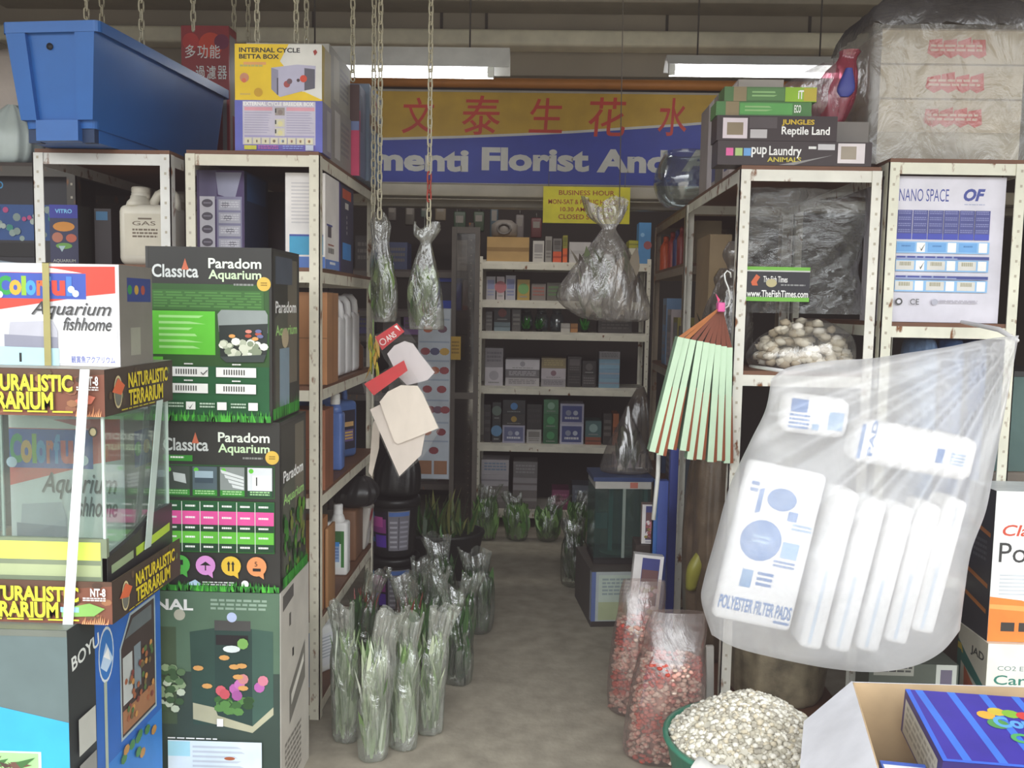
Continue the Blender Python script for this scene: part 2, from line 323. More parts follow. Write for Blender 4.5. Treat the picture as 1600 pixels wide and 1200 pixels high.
zA = (.065, .372, .825, 1.208, 1.622, 2.017)
rack('shelving_rack', 'cream slotted-angle shelving rack left of the aisle, under the yellow box', -1.225, -.755, 3.1, 4.15, zA, 2.004)
rack('shelving_rack', 'white slotted-angle shelving rack under the blue tub', -1.755, -1.272, 3.1, 4.15, (.8, 1.622, 2.014), 2.0, '#dad8d2', .3)
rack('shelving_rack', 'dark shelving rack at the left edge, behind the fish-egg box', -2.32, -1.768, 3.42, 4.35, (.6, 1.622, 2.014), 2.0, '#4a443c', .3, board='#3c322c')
rack('shelving_rack', 'rusty white shelving rack right of the aisle, with the shop-address label bag', .675, 1.155, 3.1, 4.2, (.05, 1.295, 1.992), 1.978, '#dedbd0', .55)
rack('shelving_rack', 'white shelving rack framing the Nano Space box on the right', 1.172, 1.632, 3.1, 4.2, (.6, 1.472, 2.022), 2.008, '#dcdac8', .4)
rack('shelving_rack', 'brown-grey shelving rack farther down the right side of the aisle', .68, 1.15, 4.24, 5.34, (.12, .6, 1.2, 1.72, 1.99), 1.976, '#8d7c68', .5)
rack('shelving_rack', 'grey metal shelving rack against the back, full of small cartons', -.4, .75, 6.0, 6.4, (.12, .575, .965, 1.335, 1.545, 1.80), 1.83, '#d8d2c2', .12, pw=.03, board='#d2ccbe')
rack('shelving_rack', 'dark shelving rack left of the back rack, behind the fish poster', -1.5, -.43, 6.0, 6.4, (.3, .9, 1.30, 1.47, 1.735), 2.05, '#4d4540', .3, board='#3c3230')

# ================================================================ left front stack
G1, G2, G3 = M('#2f8a2a', .5), M('#4fb83a', .5), M('#1f5f24', .5); DK = '#2c2c29'; W = M('#f0efec', .5); BLK = M('#1c1b1b', .5)
SILV = M('#cfd2d0', .4); PINK = M('#e0599c', .5); LIME = M('#62c437', .5); DG = M('#17482a', .5)
def paradom_head(f, t=0.):
    f.text('Classica', .05, .10+t, .075, SILV, width=.37, bold=.02); f.poly([(.30, .10+t), (.315, .065+t), (.33, .10+t), (.345, .13+t), (.285, .13+t)], M('#c8694a'))
    f.text('Paradom', .50, .062+t, .058, M('#e9efe2'), width=.42, bold=.02); f.text('Aquarium', .50, .128+t, .068, M('#cfe8bd'), width=.42, bold=.02)
    f.words(.70, .205+t, .86, .225+t, 1, M('#8a8d88')); f.disc(.94, .205+t, .04, M('#d8b24a'))
    f.words(.915, .195+t, .965, .22+t, 2, M('#8a6a20'))
def fish_tank_pic(f, a0, t0, a1, t1):
    f.poly([(a0, t0+.02), (a0+.03, t0-.005), (a1-.02, t0-.005), (a1, t0+.02), (a1, t0+.1*(t1-t0)/.3+.03), (a0+.01, t0+.13*(t1-t0)/.3)], M('#8f9795', .3)); f.poly([(a0+.01, t0+.3*(t1-t0)), (a1, t0+.25*(t1-t0)), (a1-.01, t1-.12*(t1-t0)), (a0+.02, t1-.05*(t1-t0))], M('#2d3533', .3))
    for i in range(34): f.disc(a0+.03+(a1-a0-.05)*RNG.random(), t1-(t1-t0)*(.08+.30*RNG.random()), .012+.012*RNG.random(), M(RNG.choice(['#d9dcc8', '#b9bfa9', '#eef0e4', '#8e9a80'])), 1.2, 8)
    for i in range(7): f.disc(a0+.05+(a1-a0-.08)*RNG.random(), t0+(t1-t0)*(.38+.2*RNG.random()), .011, M(RNG.choice(['#b5533a', '#d98a7a', '#6a6f9a', '#e0a05a'])), 1.8, 8)
    f.poly([(a0+.02, t1-.06*(t1-t0)), (a1-.01, t1-.12*(t1-t0)), (a1-.03, t1+.01), (a0+.07, t1+.015)], M('#3a4442'))
def side_paradom(f, v):
    f.rect(.04, .02, .97, .98, M('#3a3a33')); f.poly([(.1, .4), (.55, .3), (.6, .95), (.12, .95)], M('#54564a')); f.rect(.55, .05, .9, .8, M('#6a6455'))
    f.text('Paradom', .12, .30, .07, W, width=.75, bold=.02); f.text('Aquarium', .12, .44, .08, M('#9fd07a'), width=.78, bold=.02)
    if v: f.rect(.12, .04, .72, .2, M('#4d5560')); f.rect(.25, .58, .6, .93, M('#7f94a0')); f.disc(.45, .52, .06, M('#b9a98a'), 1.2)
    else:
        for i in range(60): f.disc(RNG.uniform(.1, .9), RNG.uniform(.55, .92), RNG.uniform(.015, .05), M(RNG.choice(['#2f6a26', '#3d7d2a', '#24431d', '#5a8a2e', '#6f7a36'])), .8, 7)
    f.grass(.02, .98, .86, .99, [G1, G2, G3], 50)
def paradom_a(fc):
    f = fc['front']; f.rect(.02, .21, .98, .68, M('#2b5322')); f.rect(0, 0, .02, 1, M('#3a3a38')); paradom_head(f); f.rect(.04, .245, .94, .36, M('#35642a')); f.words(.06, .255, .92, .35, 6, M('#4b7f3b'))
    f.rect(.05, .365, .55, .615, LIME); f.lines(.1, .39, .5, .60, 6, M('#a5e08a'), .4, .5); f.rect(.02, .68, .98, .98, M('#16572f')); f.rect(.05, .63, .13, .685, LIME)
    fish_tank_pic(f, .57, .36, .97, .64)
    for r in range(2):
        for c in range(2):
            a = .175+c*.385; t = .685+r*.095; f.rect(a, t, a+.32, t+.055, W)
            for i in range(9): f.rect(a+.06+i*.02, t+.012, a+.07+i*.02, t+.042, M('#44443f'))
            f.words(a+.13, t-.022, a+.2, t-.008, 1, W)
    for i in range(3): a = .32+i*.25; f.rect(a, .885, a+.075, .93, W); f.words(a-.14, .89, a-.02, .925, 2, M('#b9cdb9'))
    f.poly([(.335, .905), (.35, .92), (.38, .892), (.352, .927)], BLK); f.text('✓', .44, .70, .03, BLK)
    f.grass(0, 1, .925, .998, [G1, G2, G3], 150); side_paradom(fc['right'], 1)
def paradom_b(fc):
    f = fc['front']; paradom_head(f); f.rect(.05, .20, .29, .235, G1); f.words(.11, .208, .22, .226, 1, W)
    f.rect(.05, .255, .96, .445, G3); f.rect(.055, .26, .955, .44, M('#26352a'))
    for i, c in enumerate(('#3c463f', '#51626a', '#8b9290', '#d9dde0')):
        a = .065+i*.225; f.rect(a, .265, a+.2, .40, M(c)); f.rect(a, .40, a+.2, .435, G1 if i != 3 else DG); f.words(a+.02, .405, a+.18, .432, 2, M('#a9d49a')); f.disc(a+.03, .285, .014, LIME)
    f.poly([(.13, .30), (.23, .31), (.24, .365), (.14, .35)], M('#c2c8c6')); f.rect(.31, .29, .46, .33, M('#9fb4c0')); f.rect(.31, .33, .46, .36, M('#3b4c58'))
    for i in range(4): f.poly([(.52+i*.03, .28+i*.028), (.71, .32+i*.02), (.71, .335+i*.02), (.53+i*.03, .30+i*.028)], M('#d8dcdc'))
    f.rect(.78, .31, .93, .395, W); f.rect(.81, .32, .82, .37, BLK)
    f.rect(.05, .465, .96, .77, G3)
    for t0, t1, c in ((.47, .525, '#14532c'), (.525, .605, '#e0529a'), (.605, .645, '#123f24'), (.645, .715, '#62b83a'), (.715, .76, '#123f24')):
        f.rect(.055, t0, .955, t1, M(c))
        for i in range(6): f.words(.08+i*.15, (t0+t1)/2-.008, .08+i*.15+.08, (t0+t1)/2+.012, 1, W)
    for i in range(1, 6): f.rect(.055+i*.15-.004, .468, .055+i*.15+.002, .765, M('#d8e2d4'))
    for i, c in enumerate(('#4fae45', '#d68fcf', '#e0b93a', '#e8955e')):
        a = .185+i*.21; f.disc(a, .845, .058, M(c)); f.poly([(a+.0, .89), (a+.055, .875), (a+.06, .92)], M(c))
    f.rect(.16, .815, .21, .845, BLK); f.rect(.18, .84, .19, .87, BLK); f.poly([(.35, .845), (.395, .822), (.44, .845)], BLK); f.rect(.391, .84, .4, .875, BLK)
    for a in (.58, .615): f.rect(a, .83, a+.013, .875, BLK); f.poly([(a-.008, .835), (a+.006, .815), (a+.021, .835)], BLK)
    f.text('5', .80, .815, .028, BLK); f.rect(.785, .855, .85, .872, BLK)
    f.poly([(.24, .955), (.31, .93), (.36, .955), (.34, .985), (.25, .985)], M('#b9d4ea')); f.words(.37, .94, .63, .98, 3, M('#c9cbc9')); f.disc(.72, .95, .022, W)
    f.grass(0, 1, .93, .998, [G1, G2, G3], 150); side_paradom(fc['right'], 0)
PY = 2.5
def zpx(py, Y=PY, px=330): return at(px, py, Y).z
PX0, PX1 = at(236, 600, PY).x, at(425, 600, PY).x
z1 = zpx(925); z2 = zpx(659); z3 = zpx(386)
def nal(fc):
    f = fc['front']; f.rect(0, 0, 1, .36, M('#55705a')); f.rect(0, .36, 1, 1, M('#35463d')); f.rect(.0, .16, .17, .6, M('#45573f'))
    f.text('ORIGINAL', .31, .035, .05, W, width=.74, bold=.03, al='r'); f.disc(.20, .105, .025, M('#b9b7a4')); f.words(.45, .03, .9, .085, 3, M('#8fa593'))
    f.poly([(.28, .18), (.48, .16), (.48, .60), (.30, .60)], M('#2e4a40')); f.poly([(.48, .16), (.78, .16), (.78, .63), (.48, .60)], M('#27413a')); f.poly([(.78, .16), (.95, .17), (.95, .55), (.78, .63)], M('#3c5a4e'))
    f.rect(.48, .125, .77, .17, M('#4b4a47')); f.rect(.49, .19, .75, .235, M('#211f20')); f.disc(.62, .11, .022, M('#b9c6e6'))
    f.poly([(.30, .50), (.48, .52), (.50, .555), (.78, .60), (.95, .51), (.95, .545), (.78, .63), (.3, .575)], M('#b5b295'))
    for i in range(26): f.disc(RNG.uniform(.5, .76), RNG.uniform(.48, .535), .018, M(RNG.choice(['#3f6a34', '#5a8a45', '#2c4d27'])), 1.4, 7)
    for a, t, c in ((.53, .44, '#d0606a'), (.56, .455, '#c9545e'), (.64, .43, '#b765a8'), (.68, .41, '#c774b4'), (.71, .385, '#d08a8a'), (.66, .46, '#a85a9a'), (.84, .42, '#b765a8'), (.87, .39, '#d07f90')): f.disc(a, t, .024, M(c), 1., 9)
    for a, t in ((.56, .29), (.64, .33), (.70, .325), (.35, .34), (.42, .42), (.67, .375), (.71, .425)): f.disc(a, t, .012, M('#d9a05c'), 2., 8)
    f.disc(.71, .225, .025, M('#7fb05a'), 1., 9); f.disc(.62, .25, .016, M('#dfe6e4'), 2.4, 12)
    for i in range(28): f.disc(RNG.uniform(.02, .22), RNG.uniform(.33, .53), .017, M(RNG.choice(['#8fa37c', '#5d7a52', '#3d5a38', '#c2ccb4'])), 1.2, 7)
    f.rect(.5, .565, .55, .60, W); f.words(.1, .655, .5, .665, 1, W); f.rect(.1, .668, .86, 1, M('#dce8f0')); f.rect(.1, .672, .28, .74, M('#a9dbe8')); f.lines(.3, .69, .75, .8, 5, M('#c4ccd6')); f.disc(.6, .745, .008, M('#b0603a'), 3)
    r = fc['right']; r.rect(0, 0, .03, 1, M('#e6e2da')); r.poly([(.1, .03), (.45, .02), (.45, .08), (.1, .10)], M('#55524e')); r.rect(.3, .14, .36, .2, M('#56524c')); r.poly([(.3, .5), (.85, .36), (.85, .55), (.3, .66)], M('#6a675f')); r.poly([(.36, .53), (.8, .42), (.8, .46), (.36, .58)], M('#c9c5ba')); r.rect(.4, .32, .45, .36, BLK); r.words(.15, .72, .7, .95, 8, M('#77736a'))
carton('aquarium_carton', 'tall green carton with a planted tank picture at the bottom of the left stack', 'box', PX0, at(437, 1050, PY).x, PY, .33, 0, z1, '#4a5f50', nal, sides={'right': '#b8b2a8'})
carton('aquarium_carton', 'dark Paradom Aquarium carton with pink and green table and four round symbols', 'box', PX0+.01, PX1+.018, PY+.01, .29, z1+.001, z2-z1-.001, DK, paradom_b)
carton('aquarium_carton', 'dark Paradom Aquarium carton with lime text panel, topmost of its stack', 'box', PX0-.01, PX1, PY, .29, z2+.001, z3-z2-.001, DK, paradom_a)

# BOYU carton with the terrarium on it
BY = 1.95; bx1 = at(107, 1100, BY).x; bz = .748
def boyu(fc):
    f = fc['front']; f.rect(0, 0, 1, .02, M('#6a6f66')); f.poly([(0, .34), (.62, .22), (1, .29), (1, 1), (0, 1)], M('#36a6d8')); f.poly([(0, .55), (1, .55), (1, 1), (0, 1)], M('#3b8fd0'))
    f.poly([(.2, .14), (.68, .12), (.72, .27), (.2, .29)], M('#dfe6ee')); f.poly([(.68, .12), (.76, .14), (.74, .25), (.72, .27)], M('#8fa3b8')); f.rect(.2, .24, .71, .285, M('#3d4f6a'))
    f.rect(.59, .385, .90, .505, M('#bfe4f2')); f.rect(.60, .39, .89, .50, M('#9dcf8c'))
    for i in range(16): f.poly([(.66+.01*i, .42), (.70+.012*i, .40+.08*RNG.random()), (.68+.01*i, .44)], M(RNG.choice(['#4b3a34', '#6a4a40', '#3f6a3a'])))
    f.rect(.59, .53, .90, .64, M('#cfe9f4')); f.rect(.6, .535, .89, .635, M('#7fae9a')); f.words(.15, .4, .5, .6, 7, M('#d9f0fa'))
    r = fc['right']; r.rect(0, 0, .25, 1, M('#262c2c')); r.poly([(.25, .0), (1, 0), (1, .9), (.55, .8), (.25, .7)], M('#1f5fb0')); r.rect(.25, .55, 1, 1, M('#2a78c4'))
    r.text('BOYU', .03, .095, .045, M('#d9dcd6'), width=.26, bold=.02, rot=.12)
    r.disc(.36, .17, .095, M('#d0d8da'), .55); r.disc(.36, .17, .085, M('#2a70b8'), .55); r.poly([(.30, .2), (.36, .13), (.43, .2), (.36, .23)], M('#b9cfe4')); r.poly([(.33, .17), (.38, .15), (.4, .2)], W)
    r.rect(.33, .26, .36, .75, M('#a9b4a0'))
    r.poly([(.50, .19), (.62, .09), (.93, .09), (.93, .52), (.5, .52)], M('#9fb0b4')); r.poly([(.515, .195), (.63, .10), (.915, .10), (.915, .51), (.515, .51)], M('#3d2f2c')); r.poly([(.56, .17), (.65, .115), (.88, .115), (.88, .17)], M('#5f6668'))
    r.rect(.53, .23, .64, .40, M('#b8bcb8')); r.rect(.66, .22, .74, .38, M('#78848a')); r.rect(.52, .42, .91, .50, M('#9a6a48'))
    for i in range(40): r.disc(RNG.uniform(.54, .9), RNG.uniform(.25, .48), .012, M(RNG.choice(['#6a5a3a', '#9a5a3a', '#4f6a3a', '#c08a4a', '#7a3a32'])), 1, 6)
    for i in range(9): r.disc(RNG.uniform(.45, .95), RNG.uniform(.55, .66), .018, M(RNG.choice(['#b0803a', '#3f7a3f', '#d0a050'])), 1.3, 7)
    r.rect(.06, .30, .22, .42, M('#b9b9b0')); r.rect(.06, .45, .22, .56, M('#8a8a84')); fc['top'].rect(0, 0, 1, 1, M('#6f746c'))
carton('aquarium_carton', 'blue and black BOYU carton standing on the floor at the lower left', 'box', bx1-.66, bx1, BY, .50, 0, bz, '#5f6f70', boyu)

TX1 = at(157, 780, 2.0).x; TX0 = TX1-.46; ty = 2.02; td = .36; tz0 = bz+.001; tz1 = at(90, 577, 2.0).z
tr = empty('glass_terrarium', 'glass terrarium with Naturalistic Terrarium card sleeves, standing on the blue carton', 'terrarium', ((TX0+TX1)/2, ty, tz0)); tw = TX1-TX0; th = tz1-tz0
b = B(); gl = GLASS(); zg0, zg1 = .05, th-.03
for a, c, d_, e_ in ((-tw/2, tw/2, 0, .004), (-tw/2, tw/2, td-.004, td), (-tw/2, -tw/2+.004, 0, td), (tw/2-.004, tw/2, 0, td)): b.box(a, c, d_, e_, zg0, zg1, gl)
b.build('glass_panes', tr)
b = B(); fm = M('#2b2b2b', .4); b.box(-tw/2-.005, tw/2+.005, -.005, td+.005, 0, .012, fm); b.slab([(tw/2+.006, -.006, 0), (tw/2+.006, td+.006, 0), (tw/2+.006, td+.006, .2), (tw/2+.006, td*.7, .2), (tw/2+.006, td*.4, .17), (tw/2+.006, -.006, .15)], (-.012, 0, 0), fm)
b.box(-tw/2-.005, tw/2+.005, -.006, .006, 0, .195, M('#7d8870', .4)); b.box(-tw/2-.005, -tw/2+.007, 0, td, 0, .07, fm)
fc = Face(b, (-tw/2-.005, -.006, 0), (1, 0, 0), (0, 0, 1), tw+.01, .195); fc.rect(.3, .04, .97, .26, M('#dcea66')); fc.rect(.3, .32, .97, .46, M('#a9b48a'))
fr = Face(b, (tw/2+.006, -.006, 0), (0, 1, 0), (0, 0, 1), td+.012, .2); fr.poly([(.4, .32), (.95, .25), (.95, .36), (.4, .43)], M('#a9c43a')); fr.poly([(.05, .36), (.36, .33), (.36, .43), (.05, .46)], M('#8fa07a')); b.build('base_frame', tr)
b = B(); b.box(-tw/2-.004, tw/2+.004, -.004, td+.004, th-.03, th-.012, fm); b.build('top_frame', tr)
for x, y in ((-tw/2, 0), (tw/2-.004, 0), (-tw/2, td-.004), (tw/2-.004, td-.004)): b = B(); b.box(x-.001, x+.005, y-.001, y+.005, .05, th-.03, M('#c4d4cc', .2)); b.build('corner_seal', tr)
for x, t, c in ((.92, .245, '#a9a07a'), (.89, .74, '#b06a50')): b = B(); fl = Face(b, (-tw/2, -.002, 0), (1, 0, 0), (0, 0, 1), tw, th); fl.disc(x+.03, t, .02, M('#3d3a32'), .9); fl.disc(x+.03, t, .015, M(c), .8); b.build('lock_badge', tr)
def sleeve(f, r, top):
    Y1, Y2 = M('#e6e83c', .5), M('#4a3a10')
    f.rect(0, 0, 1, 1, M('#5a3f30')); f.poly([(.5, .3), (1, .1), (1, 1), (.4, 1)], M('#7a4a38'))
    for i in range(30): f.disc(RNG.uniform(.05, .98), RNG.uniform(.08, .9), .08, M(RNG.choice(['#6a4a35', '#8a5a42', '#4a3528', '#9a6a4a', '#56452f'])), 1.6, 7)
    for i in range(14): f.poly([(.86+.009*i, 1), (.867+.009*i, 1), (.87+.009*i, .75+.2*RNG.random())], M('#e8a070'))
    if top: f.poly([(.86, .66), (.91, .52), (.96, .58), (.94, .72), (.88, .77)], M('#c8705a'))
    else: f.poly([(.77, .64), (.9, .5), (.97, .62), (.92, .8), (.77, .84)], M('#7fae5a')); f.rect(.765, .6, .85, .72, M('#8fb8d8'))
    for dx, m in ((.006, Y2), (0, Y1)):
        f.text('NATURALISTIC', .85+dx, .12+dx*4, .36, m, width=.50, bold=.035, al='r'); f.text('TERRARIUM', .755+dx, .49+dx*4, .38, m, width=.41, bold=.035, al='r')
    f.words(.05, .89, .85, .95, 1, Y1); f.text('NT-8', .975, .14, .2, W, width=.07, bold=.03, al='r'); f.words(.87, .36, .975, .46, 2, W)
    r.rect(0, 0, 1, 1, M('#3d2f26'))
    for i in range(20): r.disc(RNG.uniform(.05, .95), RNG.uniform(.08, .9), .09, M(RNG.choice(['#4a3a2a', '#5a4632', '#33281f', '#57603a'])), .8, 7)
    r.disc(.16, .52, .36, M('#c9b98a'), .55); r.disc(.16, .52, .31, M('#6a6a60'), .55); r.poly([(.08, .5), (.16, .22), (.25, .4), (.2, .6)], M('#d0623a'))
    r.text('NATURALISTIC', .30, .14, .34, M('#d8c21e'), width=.6, bold=.03); r.text('TERRARIUM', .30, .52, .36, M('#d8c21e'), width=.52, bold=.03); r.words(.2, .92, .7, .97, 1, M('#b0a020'))
for nm, za, zb, tp in (('top_sleeve', th-.108, th, True), ('lower_sleeve', -.0, .113, False)):
    if not tp: continue
    b = B(); o = .010; b.box(-tw/2-o, tw/2+o, -o, td+o, za, zb, M('#4a3a2c', .5)); ff = faces(b, tw+2*o, td+2*o, 0.1)
    sleeve(Face(b, (-tw/2-o, -o, za), (1, 0, 0), (0, 0, 1), tw+2*o, zb-za), Face(b, (tw/2+o, -o, za), (0, 1, 0), (0, 0, 1), td+2*o, zb-za), True)
    Face(b, (-tw/2-o, -o, zb), (1, 0, 0), (0, 1, 0), tw+2*o, td+2*o).rect(0, 0, 1, 1, M('#a9a49a')); b.build(nm, tr)
# lower sleeve wraps the foot of the terrarium a little proud of it
b = B(); o = .022; zs = .100
for a, c, d_, e_ in ((-tw/2-o, tw/2+o, -o-.003, -o), (tw/2+o, tw/2+o+.003, -o-.003, td+.01)): b.box(a, c, d_, e_, 0, zs, M('#4a3a2c', .5))
sleeve(Face(b, (-tw/2-o, -o-.003, 0), (1, 0, 0), (0, 0, 1), tw+2*o+.003, zs), Face(b, (tw/2+o+.003, -o-.003, 0), (0, 1, 0), (0, 0, 1), td+.03, zs), False); b.build('lower_sleeve', tr)
b = B(); pa = at(133, 576, ty-.03); pb = at(108, 1008, ty-.03); b.slab([(pa.x-.011, ty-.032, tz1+.002), (pa.x+.011, ty-.032, tz1+.002), (pb.x+.012, ty-.034, tz0), (pb.x-.012, ty-.034, tz0)], (0, .0015, 0), M('#e4ecec', .35)); o_ = b.build('packing_strap', None); o_.parent = tr; o_.location = -tr.location
b = B(); b.slab([(TX1+.0125, ty+td*.74, tz1-.1), (TX1+.0125, ty+td*.84, tz1-.1), (TX1+.0125, ty+td*.6, tz0+.12), (TX1+.0125, ty+td*.5, tz0+.12)], (-.0015, 0, 0), M('#b9c8c0', .35)); o_ = b.build('packing_strap', None); o_.parent = tr; o_.location = -tr.location

def colorful(k):
    def art(fc):
        f = fc['front']; f.rect(0, 0, 1, 1, M('#dadade')); f.poly([(0, .05), (.45, .03), (.97, .02), (.97, .28), (.75, .31), (.45, .37), (0, .46)], M('#d8483a')); f.poly([(0, .0), (.32, .02), (.7, .09), (0, .09)], W)
        f.rect(0, .095, .73, .345, M('#3f57b0'))
        for ch, a, w_, c in (('C', .005, .11, '#2f9a4a'), ('o', .10, .10, '#e0a83a'), ('l', .20, .04, '#8fb83a'), ('o', .235, .085, '#4a9ad0'), ('r', .325, .065, '#e06a3a'), ('f', .39, .055, '#5aa0dc'), ('u', .45, .11, '#d8483a'), ('l', .57, .045, '#4a7fd0')):
            f.text(ch, a, .125 if ch in 'Clf' else .165, .19 if ch in 'Clf' else .15, M(c), width=w_, bold=.05)
        f.rect(.5, .62, .98, .98, W)
        for a, t in ((.645, .29), (.61, .25), (.02, .31)): f.disc(a, t, .035, M('#cfe0f4'), 1, 12)
        f.text('Aquarium', .94, .375, .17, M('#77787a'), width=.66, shear=.35, bold=.008, al='r'); f.text('Aquarium', .935, .37, .17, M('#3c3c3c'), width=.66, shear=.35, al='r')
        f.text('fishhome', .94, .525, .13, M('#77787a'), width=.40, shear=.35, bold=.008, al='r'); f.text('fishhome', .935, .52, .13, M('#3c3c3c'), width=.40, shear=.35, al='r')
        f.poly([(.1, .58), (.45, .56), (.49, .66), (.49, .76), (.08, .78)], M('#b9b9c4')); f.poly([(.05, .70), (.49, .72), (.49, .83), (.05, .82)], M('#8f90a0')); f.poly([(0, .82), (.5, .83), (.5, 1), (0, 1)], M('#b8dce8')); f.rect(.17, .88, .19, .97, BLK)
        f.text('観賞魚アクアリウム', .60, .90, .07, M('#4a5cb8'), width=.36)
        r = fc['right']; r.rect(0, 0, 1, 1, M('#7d7770')); r.rect(.22, .12, .95, .36, M('#2f3d80'))
        for a, c in ((.3, '#2f8a4a'), (.5, '#c0983a'), (.7, '#a8483a')): r.disc(a, .24, .05, M(c), 1, 9)
        r.rect(.3, .62, .6, .9, M('#9a988a'))
    return art
cx1 = at(187, 500, 2.1).x; cz0 = tz1+.001
def strap_carton(label, x0, x1, Y, d, z0, h, k):
    o = carton('aquarium_carton', label, 'box', x0, x1, Y, d, z0, h, '#c9c8cc', colorful(k)); return o
oc = strap_carton('white and red Colorful Aquarium carton tied with a tan strap, on the terrarium', cx1-.292, cx1, 2.1, .18, cz0, at(100, 412, 2.1).z-cz0, 0)
b = B(); w_ = .292; h_ = at(100, 412, 2.1).z-cz0; xs = at(76, 500, 2.1).x-(cx1-.146); b.box(xs-.008, xs+.008, -.0085, -.007, 0, h_+.002, M('#a39a62', .5)); b.box(xs-.008, xs+.008, -.0085, .182, h_+.0005, h_+.002, M('#a39a62', .5)); b.build('tan_strap', oc)
b = B(); b.rbox(-1.72, -1.20, 2.46, 2.9, 0, .748, .004, M('#8a7458', .6)); fc = Face(b, (-1.72, 2.46, 0), (1, 0, 0), (0, 0, 1), .52, .748); fc.rect(0, .48, 1, .52, M('#a08a66')); tag(b.build('plain_carton'), 'plain brown carton behind the terrarium, under the second Colorful carton', 'box')
x2 = at(195, 760, 2.405).x; strap_carton('white and red Colorful Aquarium carton seen through the glass of the terrarium', x2-.32, x2, 2.405, .28, .7495, at(100, 648, 2.405).z-.7495, 1)
# ================================================================ on top of the left racks
# blue tub
e = empty('storage_tub', 'large empty blue plastic tub with a drain hole on the left rack', 'tub', (at(86, 230, 2.96).x, 2.96, 2.0155), -math.radians(6))
BL = M('#2263ae', .35, var=.05); w0, w1, hh, LL = .125, .165, .378, .93
b = B()
def ring(z, w, y0, y1, r=.02):
    o = []
    for cx, cy, a0 in ((w-r, y1-r, 0), (-w+r, y1-r, 90), (-w+r, y0+r, 180), (w-r, y0+r, 270)):
        for i in range(5): a = math.radians(a0+22.5*i); o.append((cx+r*math.cos(a), cy+r*math.sin(a), z))
    return o
b.rings([ring(.045, w0, .03, LL-.03), ring(hh-.02, w1-.008, .0, LL), ring(hh-.02, w1-.014, .006, LL-.006), ring(.052, w0-.006, .036, LL-.036)], BL, True, True, False)
b.build('shell', e)
b = B(); b.rings([ring(hh-.035, w1+.006, -.014, LL+.014), ring(hh, w1+.006, -.014, LL+.014), ring(hh, w1-.016, .008, LL-.008), ring(hh-.02, w1-.016, .008, LL-.008)], BL, False, False, False); b.build('rim', e)
def tubx(z, f): return (w0+(w1-.008-w0)*(z-.045)/(hh-.065))*f
def tuby(z): return .03-.03*(z-.045)/(hh-.065)
for s_ in (-1, 1):
    b = B(); P = []
    for z in (.07, hh-.036): P.append([(s_*tubx(z, .56), tuby(z)-.016, z), (s_*tubx(z, 1.0), tuby(z)-.016, z), (s_*tubx(z, 1.0), tuby(z)+.02, z), (s_*tubx(z, .56), tuby(z)+.01, z)])
    b.rings(P if s_ > 0 else [p[::-1] for p in P], BL, True, True, False); b.build('corner_rib', e)
b = B(); b.box(-.075, .075, .012, .06, .003, .07, BL); b.box(-.11, .11, LL-.1, LL-.05, 0, .05, BL); b.box(.075, .118, .035, .06, .0, .05, M('#143258')); b.box(-.118, -.075, .035, .06, .0, .05, M('#143258')); b.box(-.12, .12, .06, LL-.05, .002, .05, BL); b.build('foot', e)
b = B(); z = hh-.075; b.lathe([(.011, 0), (.011, .004)], M('#0d1420'), (0, 0, 0), 16); o_ = b.build('drain_hole', e, (-.012, tuby(z)-.0005, z), (math.radians(90), 0, 0))

# white plastic sacks behind the tub
b = B(); b.lathe([(.02, 0), (.24, .03), (.32, .16), (.30, .34), (.18, .50), (.03, .56)], M('#c9bdb4', .5, bump=.3), (0, 0, 0), 20, 1.15, .5); tag(b.build('plastic_sack', None, (at(10, 100, 3.95).x+.02, 3.95, 2.0145)), 'pale plastic sack bulging up behind the blue tub', 'sack')
b = B(); film(b, [(0, .02, .02, 0, 0), (.02, .11, .08, 0, 0), (.12, .12, .09, .01, 0), (.2, .06, .05, .02, 0), (.24, .02, .02, .02, 0)], M('#c2cdc9', .3), amp=.08, seed=3); tag(b.build('plastic_pouch', None, (at(12, 240, 3.55).x, 3.56, 2.0145)), 'small pale plastic pouch beside the foot of the blue tub', 'bag')

def redbox(fc):
    f = fc['front']
    for a, t, r, c in ((.2, .1, .09, '#c23a36'), (.62, .12, .13, '#d8482f'), (.85, .1, .08, '#7a2a4a'), (.45, .55, .14, '#c0402f'), (.3, .35, .1, '#8a2026'), (.75, .5, .1, '#7a2a28')): f.disc(a, t, r*.6, M(c))
    for i, ch in enumerate('多功能'): f.text(ch, .08+.26*i, .12, .085, W, width=.22, bold=.006)
    for i, ch in enumerate('過濾器'): f.text(ch, .30+.23*i, .25, .085, W, width=.2, bold=.006)
    f.poly([(.4, .42), (.95, .42), (.95, .9), (.86, .9), (.86, .48), (.4, .48)], M('#8f8a88')); f.poly([(.02, .6), (.5, .55), (.6, .98), (.05, .98)], M('#3a1a1c')); fc['right'].rect(.1, .05, .9, .95, M('#857f7c')); fc['right'].rect(.4, .55, .9, .9, M('#7a2028'))
cpx('filter_box', 'red box with white Chinese characters standing behind the blue tub', 'box', (284, 358, 40, 236), 4.0, .10, '#9a2429', redbox, z0=2.0175)
